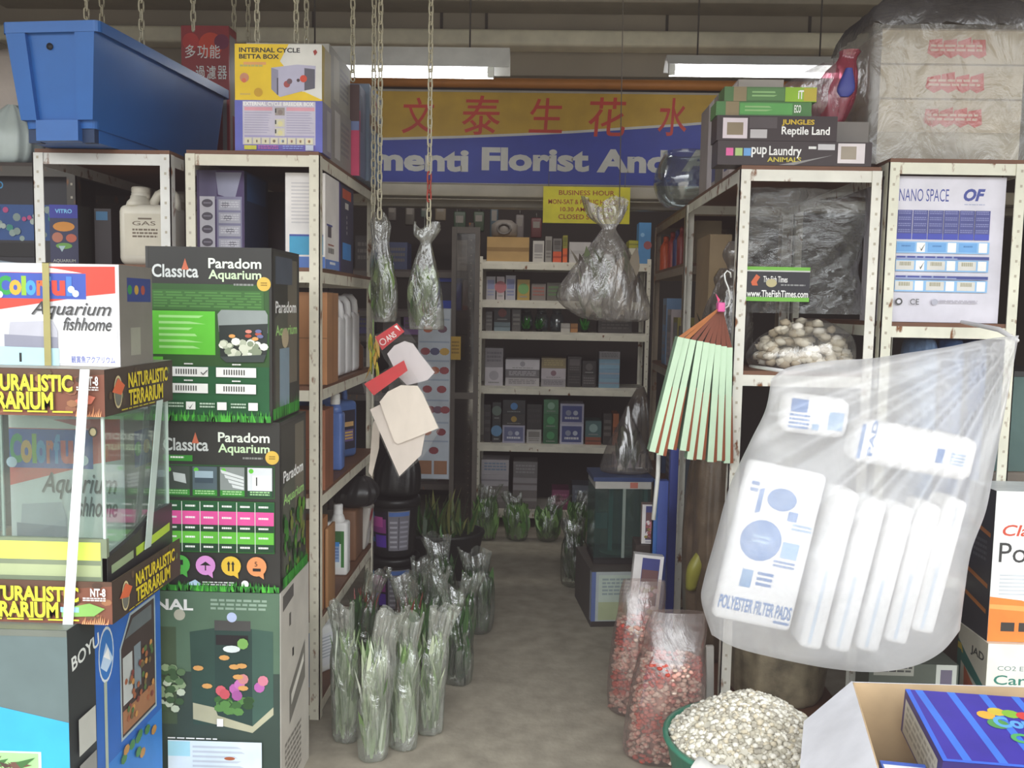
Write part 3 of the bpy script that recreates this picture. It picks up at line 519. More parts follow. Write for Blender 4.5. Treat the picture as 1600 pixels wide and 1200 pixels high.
def betta(fc):
    f = fc['front']; f.rect(0, 0, 1, 1, M('#e8c320')); f.poly([(.62, 0), (1, 0), (1, 1), (.78, .85), (.62, .5), (.52, .3)], M('#dcd9d2')); f.poly([(.55, .85), (.8, .84), (1, .98), (1, 1), (.5, 1)], M('#e8c320'))
    f.text('INTERNAL CYCLE', .05, .065, .085, BLK, width=.70, bold=.03); f.text('BETTA BOX', .05, .18, .085, BLK, width=.46, bold=.03)
    f.rect(.1, .32, .36, .37, M('#e0a060')); f.words(.06, .37, .32, .43, 1, M('#b8b06a')); f.disc(.11, .60, .085, M('#c98a6a')); f.disc(.105, .65, .04, M('#d86a4a')); f.words(.06, .88, .18, .93, 1, M('#cfae60')); f.disc(.27, .86, .08, M('#c99a1e'))
    f.poly([(.42, .42), (.72, .36), (.93, .38), (.92, .78), (.80, .82), (.52, .94), (.42, .80)], M('#b6b2c8')); f.poly([(.80, .42), (.92, .44), (.92, .78), (.80, .82)], M('#5d5a66')); f.poly([(.42, .42), (.50, .46), (.50, .92), (.42, .80)], M('#8f8ca0')); f.rect(.485, .6, .50, .9, M('#44404c'))
    f.disc(.60, .71, .06, M('#a04a48')); f.disc(.63, .66, .05, M('#6a5058')); f.disc(.79, .61, .065, M('#d0482f')); f.disc(.73, .64, .03, M('#4a3a40')); f.poly([(.9, .12), (.93, .09), (.95, .14), (.92, .2)], M('#a0382f'))
    r = fc['right']; r.rect(0, 0, 1, 1, M('#b5ab8c')); r.poly([(0, 0), (.3, 0), (.2, 1), (0, 1)], M('#c0a53a'))
def breeder(fc):
    f = fc['front']; f.rect(0, 0, 1, 1, M('#5f63b4')); f.rect(.09, .02, .92, .98, M('#c3bccb')); f.rect(.09, .86, .92, .98, M('#6a5fb0'))
    f.text('EXTERNAL CYCLE BREEDER BOX', .10, .03, .075, W, width=.8, bold=.03); f.rect(.11, .13, .43, .2, M('#d89aa6')); f.rect(.59, .13, .91, .2, M('#d89aa6'))
    f.lines(.11, .23, .43, .66, 9, M('#aaa4bb')); f.lines(.59, .23, .91, .66, 9, M('#aaa4bb')); f.rect(.11, .68, .91, .71, M('#a39cc4'))
    for i, t in enumerate((.14, .36, .54)): f.rect(.46, t, .57, t+.15, M(('#9a8f88', '#cfc9b4', '#cfc9b4')[i])); f.disc(.52, t+.09, .05, M(('#8a7a74', '#d8cf9a', '#d8cf9a')[i])); f.rect(.46, t+.02, .475, t+.1, BLK)
    for i, c in enumerate(('#d9d2ae', '#d9d2ae', '#d0c8a8', '#8a7a5a', '#8fb0d0', '#d8b0a0', '#d8b890', '#d0a070')): f.rect(.11+i*.1, .73, .195+i*.1, .85, M('#d8d1b6')); f.disc(.15+i*.1, .79, .03, M(c)); f.rect(.145+i*.1, .77, .16+i*.1, .82, M('#6a5a4a'))
    f.rect(.11, .88, .25, .96, M('#c9c23a')); f.words(.27, .88, .5, .96, 2, M('#c06ab0')); f.rect(.81, .86, .9, .97, M('#c0c4d4')); f.words(.55, .88, .78, .96, 2, M('#8f9ad8'))
    fc['right'].rect(0, 0, 1, 1, M('#8b8794')); fc['right'].rect(.5, .1, .9, .9, M('#a9a5a8'))
zt = 2.0175; zm = at(436, 157, 3.13).z
cpx('breeder_box', 'purple and white External Cycle Breeder Box under the yellow box', 'box', (367, 504, 157, 236), 3.13, .13, '#5d61b0', breeder, z0=zt)
cpx('betta_box', 'yellow Internal Cycle Betta Box, topmost of its stack', 'box', (367, 503, 69, 155), 3.13, .13, '#d9b825', betta, z0=zm)
def gbox(c1, c2):
    def art(fc):
        fc['right'].rect(0, 0, 1, 1, M(c1)); fc['right'].rect(.2, .1, .45, .9, M(c2)); fc['right'].words(.5, .2, .9, .8, 6, M('#77757a')); fc['front'].rect(.1, .1, .9, .9, M(c2))
    return art
XA = -.768
carton('breeder_box', 'grey carton on the aisle edge behind the purple box, lower of two', 'box', XA-.3, XA+.004, 3.29, .36, zt, .215, '#9a968f', gbox('#8f8b86', '#bdb9b6'))
carton('betta_box', 'grey carton on the aisle edge behind the yellow box, upper of two', 'box', XA-.3, XA+.0, 3.29, .36, zt+.216, .195, '#a9a59c', gbox('#98958c', '#b5b2a6'))
def pinkstripe(fc):
    fc['right'].rect(0, 0, 1, 1, M('#6d7894')); fc['right'].rect(0, .28, .12, 1, M('#c8466a')); fc['right'].rect(.12, .1, .5, .5, M('#55607a'))
    fc['front'].rect(0, 0, 1, .4, M('#5a4444')); fc['front'].rect(0, .4, 1, 1, M('#7a8ab8')); fc['front'].rect(.8, .5, 1, 1, M('#cf4a70'))
carton('hood_lamp_box', 'slim box with a pink stripe on the top of the left rack by the aisle', 'box', XA-.25, XA+.034, 3.67, .13, zt, .36, '#6d7894', pinkstripe)
def bluepat(fc): fc['right'].rect(0, 0, 1, 1, M('#6f7f93')); fc['right'].rect(.1, .05, .9, .25, M('#a9a6a0')); fc['right'].disc(.5, .15, .06, M('#a8383a')); fc['right'].rect(.05, .3, .95, .42, M('#7a5a34')); fc['right'].rect(.1, .45, .9, .97, M('#5a7da8')); fc['right'].words(.2, .5, .8, .9, 6, M('#8fa5b8'))
carton('filter_box', 'blue-grey box at the far aisle corner of the left rack top', 'box', XA-.25, XA+.045, 3.82, .3, zt, .40, '#6f7f93', bluepat)

# ================================================================ compartments of the left racks
def eggs(fc):
    f = fc['front']; f.rect(0, 0, 1, .33, M('#2b2a30')); f.rect(0, .33, 1, .72, M('#2f4f86')); f.text('TECO', .26, .08, .08, M('#3f8fc4'), width=.18, bold=.02); f.disc(.17, .11, .03, M('#c0504a')); f.words(.2, .22, .4, .25, 1, M('#8a8a8a'))
    for i in range(38): f.disc(RNG.uniform(.03, .97), RNG.uniform(.36, .70), RNG.uniform(.025, .045), M(RNG.choice(['#7f8f8a', '#a9b4ac', '#5f7f8f', '#b04a7a', '#3f8a7a', '#8a9a94'])), 1, 10)
    f.rect(.1, .75, .7, .9, M('#1c1a1c')); f.poly([(.3, .93), (.62, .98), (.62, 1), (.3, .95)], M('#8a98a4')); fc['right'].rect(.05, .05, .95, .95, M('#343230'))
cpx('egg_picture_box', 'black box printed with blue fish eggs, left inside the left rack', 'box', (-75, 111, 272, 412), 3.47, .2, '#26242a', eggs, z0=1.6235)
def bettalit(fc):
    f = fc['front']; f.rect(0, 0, 1, .22, M('#3a3f9a')); f.text('VITRO', .2, .07, .07, M('#7fc4e8'), width=.6, bold=.03); f.disc(.5, .36, .08, M('#d08a3a'), 2.3); f.disc(.27, .54, .085, M('#b0705a'), 1.1); f.disc(.76, .55, .07, M('#b8604a'), 1.3); f.disc(.5, .68, .05, M('#6a9a4a'), 2.8); f.poly([(.3, .68), (.55, .68), (.42, .78)], M('#a9c0c4')); f.rect(0, .7, 1, 1, M('#2c2f4a')) if 0 else 0; f.text('AQUARIUM', .1, .9, .06, M('#a9a9a4'), width=.8, bold=.02)
    fc['right'].rect(.0, 0, 1, 1, M('#3a3833'))
cpx('fish_food_box', 'small blue and orange box in front of the black fish-egg box', 'box', (78, 122, 320, 408), 3.32, .1, '#2e3050', bettalit, z0=1.6235)
def darkb(fc): fc['front'].rect(.1, .05, .8, .2, M('#3f6f94')); fc['right'].rect(.1, .1, .9, .9, M('#3a3030'))
cpx('black_carton', 'dark slim carton with a blue mark between the egg box and the white jerrycan', 'box', (148, 174, 326, 412), 3.38, .11, '#2e2628', darkb, z0=1.6235)
def canlab(c, txt, c2):
    def lab(f):
        f.rect(0, 0, 1, 1, M(c)); f.text(txt, .5, .18, .1, M(c2), width=.6, al='c', bold=.01); f.words(.2, .36, .85, .6, 3, M(c2)); f.rect(.35, .1, .7, .14, M(c2))
    return lab
a_ = at(184, 412, 3.2); c_ = at(268, 412, 3.2)
can('jerrycan', 'cream white jerrycan with brown lettering inside the rack under the tub', ((a_.x+c_.x)/2, 3.2, 1.6235), c_.x-a_.x, .17, at(225, 288, 3.2).z-1.6235, '#cfc8b8', '#d0c9ba', canlab('#c8c0ae', 'GAS', '#6a5c4c'))
can('jerrycan', 'second cream jerrycan partly hidden behind the rack post next to the first', ((a_.x+c_.x)/2+.06, 3.42, 1.6235), c_.x-a_.x, .17, .29, '#bfb8a6', '#c0b9aa')

def picsheet(fc):
    f = fc['front']; f.rect(.02, .0, .98, 1, M('#42305c')); f.rect(.05, .0, .42, .3, M('#5f5876')); f.poly([(.4, .02), (.95, .02), (.8, .3), (.45, .25)], M('#8f8fa4')); f.rect(.06, .27, .38, .98, M('#c9c5cc')); f.rect(.42, .27, .95, .98, M('#7d7a94'))
    for i in range(5): f.disc(.22, .34+i*.135, .042, M('#5d5762'), 1.4); f.rect(.14, .33+i*.135, .3, .345+i*.135, M('#8a8490')); f.rect(.46, .30+i*.135, .92, .41+i*.135, M('#a5a3ae')); f.disc(.6+.05*i % .2, .355+i*.135, .03, M('#65636e'), 1.5); f.words(.5, .32+i*.135, .88, .39+i*.135, 3, M('#c4c2c8'))
    fc['right'].rect(0, 0, 1, 1, M('#25304a')); fc['right'].rect(.1, .02, .9, .3, M('#33507a'))
cpx('pump_box', 'purple box with rows of small product pictures in the top of the left rack', 'box', (308, 382, 266, 428), 3.2, .28, '#3f2f58', picsheet, z0=1.6225)
cpx('dark_carton', 'dark red-brown carton deep in the left rack beside the purple picture box', 'box', (398, 446, 300, 426), 3.6, .3, '#2c1c1f', lambda fc: fc['front'].rect(.1, .1, .9, .6, M('#3c2426')), z0=1.6225)
def whitebox(fc):
    f = fc['front']; f.lines(.15, .1, .8, .55, 12, M('#c9c4c4'), .4, .1); f.rect(.1, .66, .95, .86, M('#3f9ac0')); f.rect(.1, .645, .95, .665, M('#3f4f9a')); f.rect(0, .88, 1, 1, M('#5577b8'))
    r = fc['right']; r.rect(.1, .52, .5, .54, M('#4a4f8f')); r.rect(.18, .54, .42, .66, M('#5a5258')); r.words(.2, .73, .6, .76, 1, M('#b06a5a'))
    for i in range(7): r.rect(.2+i*.06, .77, .23+i*.06, .83, M('#77726e'))
    r.rect(0, .9, 1, 1, M('#5f80c0')); r.words(.3, .92, .7, .97, 1, W)
cpx('filter_box', 'white box with a blue foot, behind the front post of the left rack', 'box', (446, 508, 270, 428), 3.16, .22, '#e2dcd8', whitebox, z0=1.6225)
def tall(fc):
    r = fc['right']; r.rect(0, 0, 1, 1, M('#3b3a52')); r.rect(0, 0, .25, 1, M('#43367a')); r.rect(.35, .05, .85, .16, M('#c0502f')); r.rect(.5, .2, .7, .27, M('#c9c4bc'))
    for i in range(4): r.disc(.6, .36+i*.06, .022, M('#a9a6a6'), 1, 9)
    r.rect(.35, .66, .85, .85, M('#3f86c8'))
carton('filter_box', 'tall dark purple box with orange label and light blue square by the aisle', 'box', XA-.2, XA-.004, 3.42, .32, 1.6225, .345, '#3b3a52', tall)
# brown boards and cartons
BR = '#9a6b45'
def kraft(fc): fc['front'].poly([(.2, .3), (.25, .3), (.6, .5), (.55, .52)], M('#6a4a34')); fc['right'].rect(.48, 0, .52, 1, M('#8a6040')); fc['front'].rect(0, .49, 1, .5, M('#7a5638'))
cpx('brown_carton', 'plain brown carton on the second level of the left rack', 'box', (400, 511, 456, 600), 3.18, .18, '#a5744c', kraft, z0=1.2085)
cpx('brown_carton', 'plain brown carton on the third level of the left rack', 'box', (400, 508, 640, 778), 3.18, .13, '#8f5a40', kraft, z0=.8255)
cpx('brown_carton', 'plain brown carton on the fourth level of the left rack', 'box', (400, 502, 812, 960), 3.18, .1, '#a06e45', kraft, z0=.3725)
W2 = '#d6d3d2'
for i, (y, lb) in enumerate(((3.38, 'white jerrycan nearest the front on the second level of the left rack'), (3.52, 'middle white jerrycan of the row on the second level of the left rack'), (3.66, 'third white jerrycan from the front on the second level of the left rack'), (3.80, 'rearmost white jerrycan of the row on the second level of the left rack'))):
    can('jerrycan', lb, (XA-.10, y, 1.2085), .18, .125, .31+.01*i, W2, '#e8e6e2', None, math.radians(0), 'white jerrycans in a row on the left rack')
b = B(); b.lathe([(.05, 0), (.055, .01), (.055, .1), (.04, .115), (.04, .14)], M('#5c3d28', .3), (0, 0, 0), 18); tag(b.build('brown_jar', None, (XA-.06, 3.98, 1.2085)), 'small dark brown jar at the far end of the white jerrycan row', 'jar')
can('bottle', 'tall white-capped bottle of blue liquid on the third level of the left rack', (XA-.045, 3.56, .8255), .07, .07, .31, '#5d79b8', '#e9e6e0', None, handle=False, rough=.2)
can('bottle', 'amber brown bottle behind the blue liquid bottle', (XA-.07, 3.42, .8255), .07, .07, .28, '#b0803a', '#4a3a30', None, handle=False)
can('jerrycan', 'blue jerrycan with a dark printed label on the third level', (XA-.055, 3.86, .8255), .16, .14, .33, '#4f6aa0', '#20242c', lambda f: (f.rect(0, 0, 1, 1, M('#2f2c3a')), f.rect(.3, .3, .9, .42, M('#c9a06a')), f.rect(.3, .5, .9, .8, M('#6a5a8a')), f.words(.35, .55, .85, .78, 3, M('#d8b04a'))), math.radians(62))
can('jerrycan', 'second blue jerrycan, half hidden at the far end of the third level', (XA-.26, 3.92, .8255), .16, .14, .33, '#56709f', '#20242c', None, math.radians(62))
b = B(); b.rbox(-.006, .006, 0, .12, 0, .30, .003, M('#9a7048', .6)); tag(b.build('wooden_board', None, (XA+.008, 3.22, .3725)), 'thin upright wooden board on the fourth level of the left rack', 'board')
def greenlab(f): f.rect(0, 0, 1, 1, M('#dfe3e0')); f.rect(0, 0, .8, .35, M('#3f6a3a')); f.rect(.8, 0, 1, 1, M('#3f7a3a')); f.rect(.02, .3, .7, .42, M('#3f84c8')); f.rect(.02, .42, .7, .85, M('#8fa8cc')); f.words(.08, .46, .65, .8, 4, M('#5a74a8'))
can('bottle', 'white plastic bottle with a green and blue label on the fourth level', (XA-.045, 3.62, .3725), .09, .07, .295, '#e4e2de', '#ebe9e6', greenlab, handle=False)
b = B(); film(b, [(0, .05, .04, 0, 0), (.02, .09, .07, 0, 0), (.07, .10, .08, .01, 0), (.12, .06, .05, .02, 0), (.14, .02, .02, .02, 0)], M('#2c2a2a', .3), amp=.1, seed=9); b.build; tag(b.build('black_pouch', None, (XA-.03, 3.92, .60)), 'black plastic pouch with a white label high on the fourth level', 'bag')
b = B(); b.rbox(-.05, .05, 0, .16, 0, .226, .012, M('#7a553c', .6)); tag(b.build('brown_tin', None, (XA-.055, 3.83, .3725)), 'brown block under the black pouch on the fourth level', 'box')
b = B(); b.rbox(-.02, .02, 0, .10, 0, .2, .01, M('#b9b2aa', .4)); fc = Face(b, (.02, 0, 0), (0, 1, 0), (0, 0, 1), .1, .2); fc.disc(.4, .2, .15, M('#b83a3a')); fc.rect(.1, .5, .9, .9, M('#d0cbc4')); tag(b.build('foil_packet', None, (XA-.02, 4.0, .379), (0, math.radians(8), 0)), 'silver grey foil packet with a red spot at the aisle edge', 'packet')
can('jerrycan', 'white jerrycan with a grey cap on the bottom level of the left rack', (XA-.03, 3.36, .0655), .16, .10, .245, '#e8e8e6', '#cfd0d0', lambda f: (f.rect(0, 0, 1, 1, M('#e3e3e6')), f.lines(.1, .1, .9, .8, 7, M('#b4b8c0'))), math.radians(55))
b = B(); b.lathe([(.016, 0), (.018, .01), (.018, .19), (.012, .2), (.012, .26), (.004, .28)], M('#2f7cc0', .3), (0, 0, 0), 14); tag(b.build('glue_tube', None, (XA-.055, 3.24, .0655)), 'slim bright blue tube in front of the white jerrycan at the bottom', 'tube')

# ================================================================ plastic chains from the ceiling
def chain(px, py, Y, label, z_top=3.5, red=()):
    p = at(px, py, Y); b = B(); m = M('#cfc8ae', .35); mr = M('#b8483a', .4); pitch = .036; n = int((z_top-p.z)/pitch)+1
    for i in range(n):
        a = math.pi/4*(1 if i % 2 else -1); pts = []
        for j in range(12):
            t = 2*math.pi*j/12; x = .0095*math.cos(t); z = .0135*(1 if math.sin(t) > 1e-6 else -1 if math.sin(t) < -1e-6 else 0)+.0095*math.sin(t)
            pts.append((x*math.cos(a), x*math.sin(a), z_top-p.z-i*pitch-.02+z))
        b.tube(pts, .0036, mr if i in [n-1-k for k in red] else m, 5, True)
    return tag(b.build('plastic_chain', None, p), label, 'chain', 'cream plastic chains hanging from the ceiling')
for px, py, Y, lb in ((136, 60, 3.7, 'cream chain above the left end of the blue tub, first from the left'), (160, 60, 4.0, 'fainter cream chain just right of the first one above the tub'), (222, 95, 3.6, 'cream chain going down behind the middle of the blue tub'), (302, 42, 3.72, 'cream chain ending above the red Chinese-lettered box'), (366, 70, 4.2, 'faint cream chain left of the yellow box'), (388, 80, 4.2, 'faint cream chain nearest the left edge of the yellow box'), (402, 82, 3.48, 'bright cream chain behind the left part of the yellow box'), (463, 84, 3.48, 'left one of two cream chains behind the right part of the yellow box'), (479, 82, 3.8, 'right one of two cream chains behind the right part of the yellow box'), (551, 124, 3.77, 'cream chain ending on the slim box with the pink stripe')):
    chain(px, py, Y, lb)
chain(583, 332, 3.75, 'left strand of the two cream chains holding the leftmost hanging plant bag'); chain(593, 332, 3.6, 'right strand of the two cream chains holding the leftmost hanging plant bag'); chain(670, 350, 3.6, 'single cream chain with red links holding the hanging plant bag by the sign', red=(3, 4, 5))
# ================================================================ right side: on top of the racks
zC = 1.9935; zD = 2.0235
def laun(fc):
    f = fc['front']; f.rect(0, 0, 1, 1, M('#3a3032'))
    for a, c in ((.08, '#d8609a'), (.14, '#a9c47a'), (.195, '#6aa0d8')): f.rect(a-.025, .3, a+.022, .62, M(c))
    f.text('pup', .22, .26, .42, W, width=.10, bold=.02); f.text('Laundry', .335, .2, .5, W, width=.21, bold=.02); f.text('ANIMALS', .325, .66, .2, M('#cfc04a'), width=.22, bold=.02); f.rect(.65, .1, .76, .34, M('#c9c6c8')); f.poly([(.4, .98), (.55, .8), (.75, .55), (.6, .8), (.5, .98)], M('#8f8d8c'))
    f.rect(.78, .06, .955, .88, M('#d9d0d2')); f.rect(.80, .18, .90, .72, M('#9a8f80')); f.words(.59, .2, .64, .4, 1, W)
def rept(fc):
    f = fc['front']; f.rect(0, 0, 1, 1, M('#35292b')); f.rect(.05, .1, .255, .92, M('#d9ccd2')); f.rect(.085, .28, .22, .78, M('#8a7a62')); f.rect(.28, .55, .42, .9, M('#bdb8ba'))
    f.text('JUNGLES', .54, .14, .26, M('#cfb02a'), width=.27, bold=.03); f.text('Reptile Land', .54, .42, .42, W, width=.40, bold=.02); f.rect(.27, .06, .5, .5, M('#4f4648'))
cpx('lamp_carton', 'dark carton lettered pup Laundry, lowest of the stack on the right rack', 'box', (1121, 1362, 221, 262), 3.11, .10, '#383032', laun, z0=zC, sides={'left': '#4a4244'})
zq = at(1240, 221, 3.11).z+.001
cpx('lamp_carton', 'dark carton lettered Reptile Land on the pup Laundry carton', 'box', (1120, 1308, 181, 221), 3.11, .10, '#352b2d', rept, z0=zq)
zq2 = at(1210, 181, 3.11).z+.001
def gr(c, c2, yl):
    def art(fc):
        f = fc['front']; f.rect(0, 0, 1, 1, M(c)); f.rect(.1, 0, .24, 1, M('#8a7a5a')); f.rect(.25, .1, .65 if yl else .8, .9, M(c2)); f.text('iT' if yl else 'ECO', .82, .2, .55, W, width=.07, bold=.02); f.lines(.3, .3, .6, .8, 2, M('#8fb87a'))
        if yl: f.rect(.66, 0, 1, 1, M('#8fb82f')); f.rect(.86, .05, 1, .95, M('#b8a83a')); f.text('iT', .80, .2, .6, W, width=.06, bold=.03)
    return art
cpx('lamp_carton', 'flat green carton directly on the Reptile Land carton', 'box', (1119, 1268, 159, 180), 3.12, .1, '#4f8a4a', gr('#4a7a44', '#5aa052', False), z0=zq2)
cpx('lamp_carton', 'flat green and yellow carton, topmost of the stack on the right rack', 'box', (1132, 1276, 136, 158), 3.12, .1, '#4f7a44', gr('#4a6f40', '#557f4a', True), z0=at(1190, 159, 3.12).z+.001)
def slimw(fc): fc['left'].rect(0, 0, 1, 1, M('#cfc4c0')); fc['left'].rect(.55, .02, .95, .98, M('#f2e6e4')); fc['front'].rect(0, 0, 1, 1, M('#b0a79e')); fc['left'].rect(.1, .4, .4, .9, M('#55598a'))
carton('lamp_carton', 'tall pale carton standing behind the green cartons at the aisle edge', 'box', .70, .86, 3.3, .22, zC, .33, '#e0d6d2', slimw)
def slimb(fc): fc['left'].rect(0, 0, 1, 1, M('#a59c98')); fc['left'].rect(.5, .0, .8, 1, M('#e6dfe2')); fc['left'].rect(.8, .1, 1, .95, M('#5a5f8f')); fc['front'].rect(0, 0, 1, 1, M('#7a736c'))
carton('lamp_carton', 'tall grey carton behind the pale one, next to the clear fish bowl', 'box', .69, .88, 3.62, .35, zC, .35, '#8a827c', slimb)
# clear goldfish bowl
b = B(); g = FILM('#cfd4d4', .03, .10, .15, .07, 4, '#f2f6f6', .15, 1); prof = [(.02, .002), (.08, .0), (.125, .03), (.152, .09), (.155, .14), (.14, .2), (.115, .245), (.118, .262)]
b.lathe(smoothrings(prof, 22), g, (0, 0, 0), 40, 1, 1, False); b.lathe(smoothrings([(max(.004, r-.006), z+.003) for r, z in prof], 22), g, (0, 0, 0), 40, 1, 1, False); tag(b.build('fish_bowl', None, (.705, 4.42, 1.9915), (0, math.radians(0), 0)), 'round clear plastic fish bowl on the rack top beside the grey carton', 'bowl')

# wrapped stack of cartons
def redpr(sd, strong):
    r = random.Random(sd)
    def art(fc):
        f = fc['front']; f.rect(0, 0, 1, .05, M('#9a8f7c'))
        for i in range(4 if strong else 3):
            a = .33+i*.10; f.poly([(a, .3+.1*r.random()), (a+.09, .22+.1*r.random()), (a+.10, .75), (a+.05, .85), (a-.01, .7)], M('#c8463f' if strong else '#cf6a5c'))
        f.words(.34, .45, .7, .7, 2, M('#d8b8a4'), r); fc['left'].rect(0, 0, 1, 1, M('#9a8b78'))
    return art
xw0, xw1 = 1.172, 1.70; hz = .118
for i, lb in enumerate(('bottom beige carton of the plastic-wrapped stack', 'second beige carton from the bottom of the plastic-wrapped stack', 'third beige carton from the bottom with red print, in the wrapped stack', 'top beige carton with the largest red print in the wrapped stack')):
    carton('beige_carton', lb, 'box', xw0+.02, xw1-.01, 3.28, .4, zD+i*(hz+.001), hz, '#c4b79e', redpr(i, i in (1, 2, 3)) if i else (lambda fc: (fc['front'].rect(0, 0, 1, 1, M('#b9b09c')), fc['left'].rect(0, 0, 1, 1, M('#9a8b78')))), group='beige cartons wrapped in clear plastic')
b = B(); fw = FILM('#d5d2cc', .16, .42, .07, .18, 9, '#ffffff', .9, .6)
def rr(z, g, y0=3.26, y1=3.70, k=0.):
    o = []; x0, x1 = xw0-.02-g, xw1+.02+g; n = 18; r = random.Random(int(z*1000))
    P = [(x0+(x1-x0)*i/n, y0-g) for i in range(n)]+[(x1+g*.3, y0+(y1-y0)*i/n) for i in range(n)]+[(x1-(x1-x0)*i/n, y1+g) for i in range(n)]+[(x0-g*.3, y1-(y1-y0)*i/n) for i in range(n)]
    for x, y in P: o.append((x+r.uniform(-1, 1)*k, y+r.uniform(-1, 1)*k, z+r.uniform(-1, 1)*k))
    return o
T4 = zD+4*(hz+.001)
b.rings([rr(zD+.004, 0, k=.001), rr(zD+.1, .006, k=.004), rr(zD+.22, .002, k=.004), rr(zD+.34, .006, k=.004), rr(T4+.01, .0, k=.004)], fw, False, False)
e = empty('plastic_wrap', 'clear plastic bag wrapped round the stack of beige cartons on the right rack', 'bag'); b.build('wrap_film', e)
b = B(); r = random.Random(5); ks = []
for z, sx in ((T4+.012, 1.), (T4+.05, .98), (T4+.09, .9), (T4+.12, .75), (T4+.13, .4)):
    q = rr(z, .0, k=.008); cx_ = (xw0+xw1)/2; cy_ = 3.48; ks.append([(cx_+(x-cx_)*sx, cy_+(y-cy_)*sx, zz) for x, y, zz in q])
b.rings(ks, FILM('#7f7d80', .35, .7, .12, .2, 12, '#e0e0e0', 1., .6), False, True); b.build('gathered_mouth', e)
b = B(); film(b, [(0, .03, .03, 0, 0), (.02, .05, .04, 0, 0), (.1, .07, .05, .01, 0), (.18, .055, .04, .03, 0), (.23, .03, .02, .05, 0), (.26, .035, .03, .06, 0)], FILM('#c8546a', .35, .8, .1, .2, 10, '#e8b0c0', .9), amp=.1, seed=4)
b.disc = None; film(b, [(.09, .015, .01, .03, -.045), (.12, .03, .012, .035, -.045), (.19, .012, .01, .045, -.04)], M('#40479a', .4), 12, 16, amp=.1, seed=8)
e = empty('pink_bag', 'small pink and blue plastic bag squeezed beside the wrapped cartons', 'bag', (1.03, 3.3, zC+.172)); b.build('bag_film', e)
b = B(); film(b, [(0, .02, .02, 0, 0), (.04, .08, .05, 0, 0), (.11, .09, .06, -.01, 0), (.16, .06, .05, .02, 0), (.2, .02, .02, .05, 0)], FILM('#d8d0d0', .1, .4, .14, .12, 12, '#ffffff', 1.), amp=.12, seed=14); b.build('outer_film', e, (-.06, 0, .02))
# block that carries the pink bag (a flat carton behind the lettered ones)
carton('lamp_carton', 'plain grey carton behind the lettered cartons, carrying the pink bag', 'box', .92, 1.14, 3.22, .16, zC, .17, '#77706a')

# ================================================================ NANO SPACE box and other rack contents
NV = M('#3f4a94', .45); LB = M('#79aede', .45)
def nano(fc):
    f = fc['front']; f.rect(0, 0, 1, 1, M('#d5d2dc', .4)); f.text('NANO SPACE', .06, .085, .085, NV, width=.44); f.text('OF', .63, .08, .085, NV, width=.19, bold=.045, shear=.25); f.words(.64, .185, .82, .195, 1, M('#9aa0c0'))
    for i in range(6):
        a = .055+i*.137; f.rect(a, .23, a+.132, .43, M('#4b4f8a')); f.rect(a, .39, a+.132, .43, M('#454fb0'))
        for j in range(4): f.words(a+.01, .235+j*.042, a+.12, .262+j*.042, 2, M('#8084b4'))
    for k, t in enumerate((.445, .57, .71)):
        f.rect(.055, t, .88, t+.08, M('#8fbce6'))
        for j in range(3):
            a = .06+j*.275; f.rect(a, t+.008, a+.16, t+.07, M('#6fa6dc') if k == 0 else M('#d4d2cc')); f.rect(a+.175, t+.006, a+.25, t+.072, W)
            if k: f.words(a+.03, t+.015, a+.13, t+.062, 1, M('#a9a590'))
            else: f.words(a+.04, t+.025, a+.12, t+.045, 1, M('#4f7fb8'))
        if k < 2: f.poly([(.26, t+.035), (.275, t+.055), (.31, t+.012), (.278, t+.066)], BLK)
    for t in (.545, .68): f.rect(.055, t, .88, t+.024, M('#8f9ac0')); f.words(.06, t, .6, t+.022, 1, NV); f.rect(.6, t, .88, t+.02, M('#3f4a8a'))
    f.disc(.10, .86, .025, M('#4a4a4a')); f.disc(.10, .86, .014, M('#d5d2dc')); f.text('CE', .20, .84, .04, M('#555555'), width=.08); f.disc(.42, .86, .022, M('#b0b0bc')); f.words(.46, .845, .8, .87, 2, M('#b4b0bc'))
    fc['right'].rect(0, 0, 1, 1, M('#b5aea6'))
cpx('aquarium_carton', 'white Nano Space carton with a blue table, in the far right rack', 'box', (1390, 1566, 276, 499), 3.13, .25, '#cfccd6', nano, z0=1.4735)
def bluebag(px0, px1, Y, lb, c):
    a, d_ = at(px0, 540, Y).x, at(px1, 540, Y).x; b = B(); w_ = (d_-a)/2
    film(b, [(0, w_*.9, .09, 0, 0), (.03, w_, .1, 0, 0), (.4, w_, .1, 0, 0), (.75, w_*.95, .09, 0, 0), (.80, w_*.4, .05, 0, 0)], M(c, .3, var=.25, scale=16, bump=.5), amp=.06, seed=px0); tag(b.build('blue_sack', None, ((a+d_)/2, Y, .615)), lb, 'sack')
bluebag(1412, 1462, 3.3, 'pale blue plastic sack under the Nano Space carton', '#7f9cc4'); bluebag(1464, 1500, 3.3, 'middle blue plastic sack under the Nano Space carton', '#5f82b8'); bluebag(1502, 1532, 3.3, 'darker blue plastic sack at the right under the Nano Space carton', '#4f72a8')
# teal tank beyond the right post
e = empty('glass_tank', 'teal tinted glass tank at the right edge beside the white rack', 'tank', (1.83, 3.3, 0)); b = B()
b.rbox(-.15, .15, 0, .5, 0, .93, .01, M('#6a6055', .6)); b.build('stand', e); b = B(); b.box(-.14, .14, .01, .49, .931, 1.28, FILM('#7f9f9a', .5, .7, .06, .06, 3, '#b8d8d0', .05, 1)); b.build('glass_panes', e); b = B(); b.box(-.145, .145, .005, .495, 1.281, 1.30, M('#262626')); b.build('rim', e)

